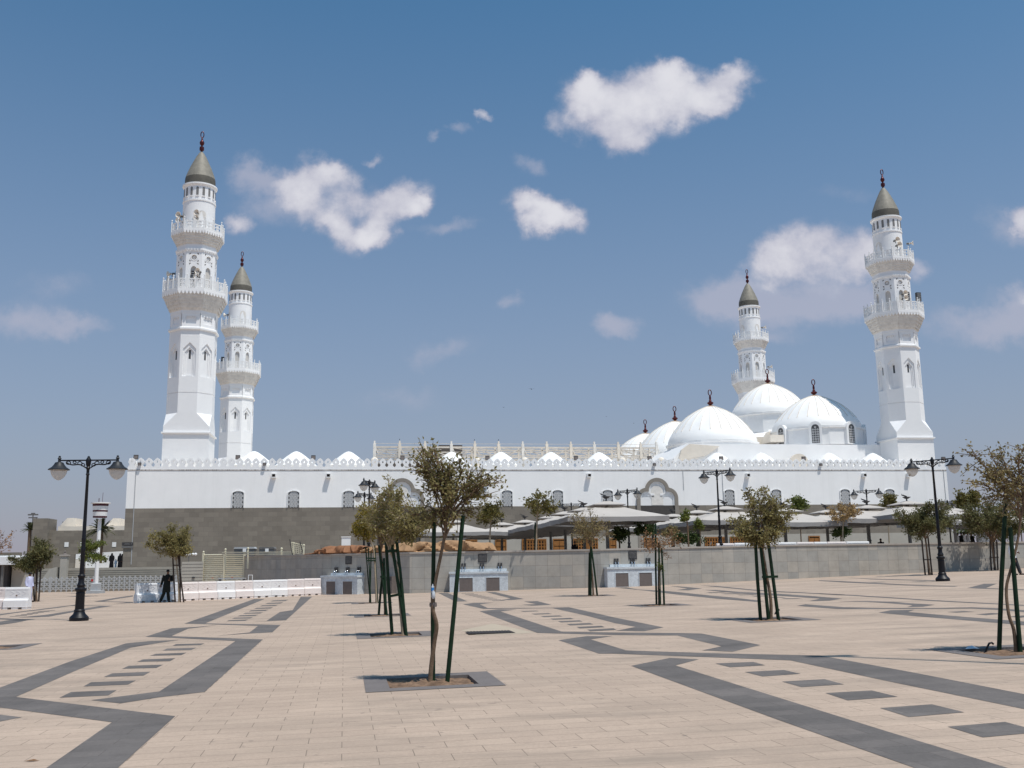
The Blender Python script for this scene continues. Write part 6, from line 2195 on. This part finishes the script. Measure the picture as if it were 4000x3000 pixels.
figure('woman in black abaya, right one partly behind the mosque corner', (q.x, q.y, PZ), -.1, {}, h=1.54, garb='abaya', cloth=M_CLOTHB, hair=False)
q = at(476, 2213, 110.8)
figure('woman in black half hidden by the stone mosque corner', (q.x, q.y, PZ), -.1, {}, h=1.50, garb='abaya', cloth=M_CLOTHB, hair=False)
q = at(451, 2214, 109.5)
figure('small child in white clothes between the two women in black', (q.x, q.y, PZ), 0, {}, h=.95, garb='robe', cloth=M_CLOTHN)
q = gp(3972, 2226)
figure('man in white shirt and dark trousers by the right edge', (26.85, 54.5, gz(26.85)), .6, dict(lk=(.09, -.12, .5), la=(.12, -.22, .07), lt=(.12, -.36, .03), lh=(.12, -.2, 1.1), le=(.25, 0, 1.15)), h=1.86, garb='shirt', cloth=M_CLOTHN, trousers=M_CLOTHG)
q = at(3441, 2122, 74)
figure('dark clothed person sitting behind the wall at the end of the barrier tops', (q.x, q.y, 1.45), 0, {}, h=1.55, garb='robe', cloth=M_CLOTHB)
q = at(2246, 2135, 72)
figure('dark clothed person under the umbrellas before the timber screens', (q.x, q.y, TZ), .4, {}, h=1.6, garb='robe', cloth=M_CLOTHB)
q0, q1 = at(3725, 2105, 82.5), at(4100, 2105, 82.5)
tag(obj('raised_terrace', MB().box(q0.x, q1.x + 6, 82.5, 92, TZ - .5, 1.95), mat('raised_terrace_stone', (0.40, 0.37, 0.33), 0.85, 1, 0.08)), kind='structure')
for i, (px, cl) in enumerate(((3742, M_CLOTHN), (3756, M_CLOTHB), (3768, M_CLOTHN), (3782, M_CLOTHN), (3796, M_CLOTHB), (3826, M_CLOTHN), (3838, M_CLOTHN), (3856, M_CLOTHN), (3905, M_CLOTHN), (3965, M_CLOTHN))):
    q = at(px, 2105, 84)
    figure(['white clothed', 'black clothed', 'white clothed', 'white clothed', 'black clothed', 'white clothed', 'white clothed', 'white clothed', 'white clothed', 'white clothed'][i] + ' person far behind the right end of the wall, ' + ['leftmost', 'second', 'third', 'fourth', 'fifth', 'sixth', 'seventh', 'eighth', 'ninth', 'rightmost'][i] + ' from left', (q.x, q.y, 1.95), .5 * i, {}, h=1.6 + .03 * (i % 4), garb='robe', cloth=cl, group='people far behind the right wall')


# ------------------------------------------------------------------ birds
def bird(p, rz, span, label, perched=False):
    t = thing('bird', label, 'bird', p, rz)
    s = span
    m = MB()
    m.lathe([(.0, -.25 * s), (.03 * s, -.16 * s), (.07 * s, 0), (.05 * s, .12 * s), (.045 * s, .17 * s), (.0, .23 * s)], (0, 0, 0), 8)
    m.xform(Matrix.Rotation(PI / 2 - (.9 if perched else 0), 4, 'X'))
    obj('body', m, M_BIRD if not perched or 'pale' not in label else M_CREAM, t, 60)
    if not perched:
        for q in (-1, 1):
            m = MB().add([(q * .04 * s, .08 * s, 0), (q * .25 * s, .10 * s, .10 * s), (q * .5 * s, -.02 * s, .05 * s), (q * .25 * s, -.08 * s, .085 * s), (q * .04 * s, -.08 * s, 0)], [(0, 1, 3, 4), (1, 2, 3)])
            obj('wing', m, M_BIRD, t)


bird(at(2076, 1520, 90), .2, .62, 'dark bird in flight, largest of the flying birds at the middle of the sky')
bird(at(1967, 1591, 140), .5, .5, 'tiny dark bird flying low left of the largest flying bird')
bird(at(2368, 1627, 140), -.3, .5, 'tiny dark bird flying left of the domes, higher of two')
bird(at(2476, 1653, 140), .3, .45, 'tiny dark bird flying nearest the small domes')
for i, (px, py) in enumerate(((1561, 1718), (1853, 1716), (1947, 1724))):
    u, z = onv(px, py, V_T)
    bird(mw(u, V_T, 15.98), .4 * i, .55, ['dark bird perched on the second truss post', 'dark bird perched on the truss post right of the tree top', 'dark bird perched on the truss post above the bright cone'][i], True)
bird(at(2776, 2124, 64.5), .5, .75, 'pale bird perched on the wall coping left of the tall lamp', True)

# ------------------------------------------------------------------ far left: gate, tower, buildings, kiosk
def accordion(a, b, label):
    d = b - a
    n = max(2, int(d.length / .42))
    t = thing('folding_gate', label, 'gate', a, math.atan2(d.y, d.x))
    Lg = d.length
    m, mp_ = MB(), MB()
    for i in range(n + 1):
        x = Lg * i / n
        mp_.box(x - .035, x + .035, -.03, .03, 0, 1.28)
    for i in range(n):
        x0, x1 = Lg * i / n, Lg * (i + 1) / n
        for k in range(3):
            z0 = .12 + .36 * k
            m.bar((x0, 0, z0), (x1, 0, z0 + .36), .05)
            m.bar((x0, .02, z0 + .36), (x1, .02, z0), .05)
    obj('uprights', mp_, M_LGREY, t)
    obj('scissor_bars', m, M_LGREY, t)
    m = MB()
    for x in (.2, .55, .8, .9):
        m.box(Lg * x - .08, Lg * x + .08, -.06, -.035, .85, 1.02)
    obj('red_markers', m, M_RED, t)


accordion(mw(-25, -11.6, -.24), mw(-9, -11.6, -.24), 'long grey folding barrier gate in front of the steps, left half')
accordion(mw(-8.9, -11.6, -.24), mw(7.5, -11.6, -.24), 'long grey folding barrier gate in front of the steps, right half')

q = gp(373, 2318)
tw_ = thing('watch_tower', 'slim white post carrying a round white and maroon striped cabin', 'watch tower', q)
k = 7.2 / 7.08
m = MB()
m.lathe([(.75, 0), (.75, .22), (.42, .24), (.42, .75), (.30, .8)], (0, 0, 0), 4, a0=PI / 4)
obj('plinth', m, M_LGREY, tw_)
obj('pole', MB().lathe([(.155, .8), (.135, 5.7)], (0, 0, 0), 16), M_WHITE2, tw_, 40)
zc0, zc1 = at(395, 2022, q.y).z - q.z, at(396, 1966, q.y).z - q.z
hh = zc1 - zc0
obj('cabin', MB().lathe([(.52, zc0 + .02), (.60, zc1 - .02)], (0, 0, 0), 24), M_WHITE2, tw_, 40)
m = MB()
for f0, f1 in ((0, .10), (.40, .51), (.80, .95)):
    m.lathe([(.525 + .08 * f0, zc0 + hh * f0), (.525 + .08 * f1, zc0 + hh * f1)], (0, 0, 0), 24)
obj('maroon_stripes', m, M_MAROON, tw_, 40)
obj('cabin_roof', MB().lathe([(.60, zc1 - .04), (.74, zc1 - .02), (.74, zc1 + .06), (.1, zc1 + .1)], (0, 0, 0), 24), M_WHITE2, tw_, 40)
obj('antenna', MB().tube([(.12, 0, zc1), (.14, 0, zc1 + .85)], .015, 5).tube([(-.15, 0, zc1), (-.15, 0, zc1 + .4)], .03, 5), M_MAROON, tw_)

# annex building beyond the platform
ax = thing('annex_building', 'low grey stone building with set back cream roof behind the women in black', 'building', mw(0, 0), PHI)
v_ = 36
ua_, zt_ = onv(188, 2072, v_)
ub_, _ = onv(488, 2072, v_)
obj('stone_wall', MB().box(ua_, ub_ + 6, v_, v_ + 14, 0, onv(330, 2072, v_)[1]), M_STONE, ax)
zr = onv(330, 2056, v_ + 2)[1]
obj('cream_upper_wall', MB().box(ua_ + .8, ub_ + 6, v_ + 1.5, v_ + 13, onv(330, 2072, v_)[1] + .002, zr), M_CREAM, ax)
obj('corner_tower', MB().box(ua_ - 1.6, ua_ + .2, v_ - 1.0, v_ + 3, 0, onv(190, 2026, v_)[1]), M_STONE, ax)
for (xa, xb, yt) in ((245, 300, 2025), (425, 475, 2026)):
    u_0, u_1 = onv(xa, 2040, v_ + 6)[0], onv(xb, 2040, v_ + 6)[0]
    z_1 = onv(xa, yt, v_ + 6)[1]
    m = MB().prism([(u_0, zr), (u_1, zr), (u_1, z_1), (u_0 + (u_1 - u_0) * .45, z_1), (u_0, zr + .3)], lambda a, b, t_: (a, t_, b), v_ + 5, v_ + 9)
    rh_ = obj('roof_house', m, M_CREAM, ax)
for px in (260, 355 - 33, 446):
    u_, z_ = onv(px, 2127, v_)
    obj('window', MB().box(u_ - .25, u_ + .25, v_ - .04, v_ - .001, z_ - .3, z_ + .3), M_WHITE2, ax)
# white hoarding and pillar on the platform
t = thing('white_hoarding', 'white site hoarding screen behind the women in black', 'hoarding', mw(0, 0), PHI)
v2 = 24
ha, hb_ = onv(262, 2167, v2), onv(480, 2153, v2)
obj('screen', MB().prism([(ha[0], PZ), (hb_[0], PZ), (hb_[0], hb_[1]), (ha[0], ha[1])], lambda a, b, t_: (a, t_, b), v2, v2 + .1), M_WHITE, t)
hx = onv(318, 2190, v2)[0]
obj('opening', MB().box(onv(268, 2190, v2)[0], hx, v2 - .03, v2 - .001, PZ, onv(290, 2185, v2)[1]), M_PLINTH, t)
obj('opening', MB().box(hx - 1.0, hx, v2 - .05, v2 - .032, PZ, onv(290, 2187, v2)[1]), M_CREAM, t)
obj('shadow_gap', MB().box(onv(260, 2190, v2)[0], onv(268, 2190, v2)[0], v2 - .03, v2 - .001, PZ, onv(290, 2184, v2)[1]), M_PANEL, t)
qv = onv(249, 2240, -8.5)
t = thing('stone_pillar', 'square pale stone pillar with a dark cap at the left end of the steps', 'pillar', mw(qv[0], -8.5), PHI)
zt_ = onv(249, 2172, -8.5)[1]
obj('shaft', MB().box(-.28, .28, -.28, .28, -.3, zt_), M_PLINTH, t)
obj('cap', MB().box(-.36, .36, -.36, .36, zt_ + .002, zt_ + .12), M_COPE, t)
obj('finial', MB().lathe([(.2, .12), (.16, .2), (.05, .3), (.12, .38), (.0, .48)], (0, 0, zt_), 10), M_PANEL, t)
# stair flank wall left of the pillar
qa = onv(190, 2225, -9.5)
t = thing('stair_flank_wall', 'sloping grey stone stair flank left of the pillar', 'wall', mw(0, 0), PHI)
uL, uR = onv(188, 2225, -9)[0], onv(240, 2225, -9)[0]
obj('sloped_wall', MB().prism([(uL - 1.2, -.3), (uR - .4, -.3), (uR - .4, onv(230, 2215, -9)[1]), (uL + .1, onv(190, 2222, -9)[1])], lambda a, b, t_: (a, t_, b), -9, -7), M_PLINTH, t)
obj('rear_wall', MB().box(uL - 1, uR - .3, -4, -3.4, 0, onv(215, 2165, -4)[1]), M_STONE, t)
# kiosk at the left edge
t = thing('kiosk', 'flat white roofed grey kiosk at the left edge of the picture', 'kiosk', (0, 0, 0))
Yk = 70
a, b = at(-60, 2200, Yk), at(84, 2200, Yk)
zr0, zr1 = at(40, 2206, Yk).z, at(40, 2176, Yk).z
obj('roof', MB().box(a.x, b.x, Yk - 1, Yk + 3, zr0, zr1).box(a.x, b.x - .4, Yk, Yk + 3, zr1 + .002, at(40, 2170, Yk).z), M_WHITE2, t)
xk = at(20, 2250, Yk).x
obj('kiosk_wall', MB().box(at(17, 2250, Yk).x, b.x - .2, Yk + 1.0, Yk + 2.9, -.3, zr0 - .002), M_PLINTH, t)
obj('shutter', MB().box(a.x, at(11, 2250, Yk).x, Yk + .6, Yk + 2.9, -.3, zr0 - .002), M_PLAQ, t)
xp = at(30, 2250, Yk).x
obj('post', MB().box(xp - .07, xp + .07, Yk - .8, Yk - .66, -.3, zr0 - .002), M_POST, t)
# low dark wall behind the kiosk
tag(obj('low_grey_wall', MB().box(at(-80, 2170, 120).x, at(70, 2170, 120).x, 120, 121, -.3, at(30, 2158, 120).z), M_STONE), 'long low dark stone wall seen beyond the kiosk roof', 'wall')
# direction sign on the mosque corner
u, z = onv(501, 2128, VF)
t = thing('direction_sign', 'small dark blue grey direction sign with pale lettering at the mosque stone corner', 'sign', mw(0, 0), PHI)
obj('upper_board', MB().box(u - .55, u + .45, VF - .10, VF - .04, z - .08, z + .22), M_PLAQ, t)
obj('lower_board', MB().box(u - .55, u + .45, VF - .10, VF - .04, z - .30, z - .11), M_POST, t)
m = MB().box(u - .35, u + .15, VF - .105, VF - .1005, z + .02, z + .06).box(u - .3, u + .12, VF - .105, VF - .1005, z + .1, z + .14).box(u + .28, u + .36, VF - .105, VF - .1005, z + .04, z + .12)
obj('lettering', m, M_INK, t)
# distant street lights
for i, (px, pt, pb, Y) in enumerate(((116, 2011, 2200, 160), (131, 2023, 2200, 150), (254, 2040, 2090, 230), (482, 2043, 2110, 170))):
    a, b = at(px, pb, Y), at(px, pt, Y)
    t = thing('street_light', ['tall thin street light with crossed head at far left', 'thin street light with short side arm at far left', 'small far street light above the annex roof', 'thin dark pole beside the mosque stone corner'][i], 'street light', (a.x, a.y, 0))
    obj('pole', MB().tube([(0, 0, 0), (0, 0, b.z)], [.13, .09], 8), M_POST, t)
    m = MB()
    if i in (0, 2):
        m.box(-.8, .8, -.1, .1, b.z - .1, b.z + .12).box(-.3, .3, -.1, .1, b.z + .12, b.z + .3)
    else:
        m.box(-1.2 if i == 1 else -.2, .1, -.1, .1, b.z - .05, b.z + .12)
    obj('lamp_head', m, M_POST, t)
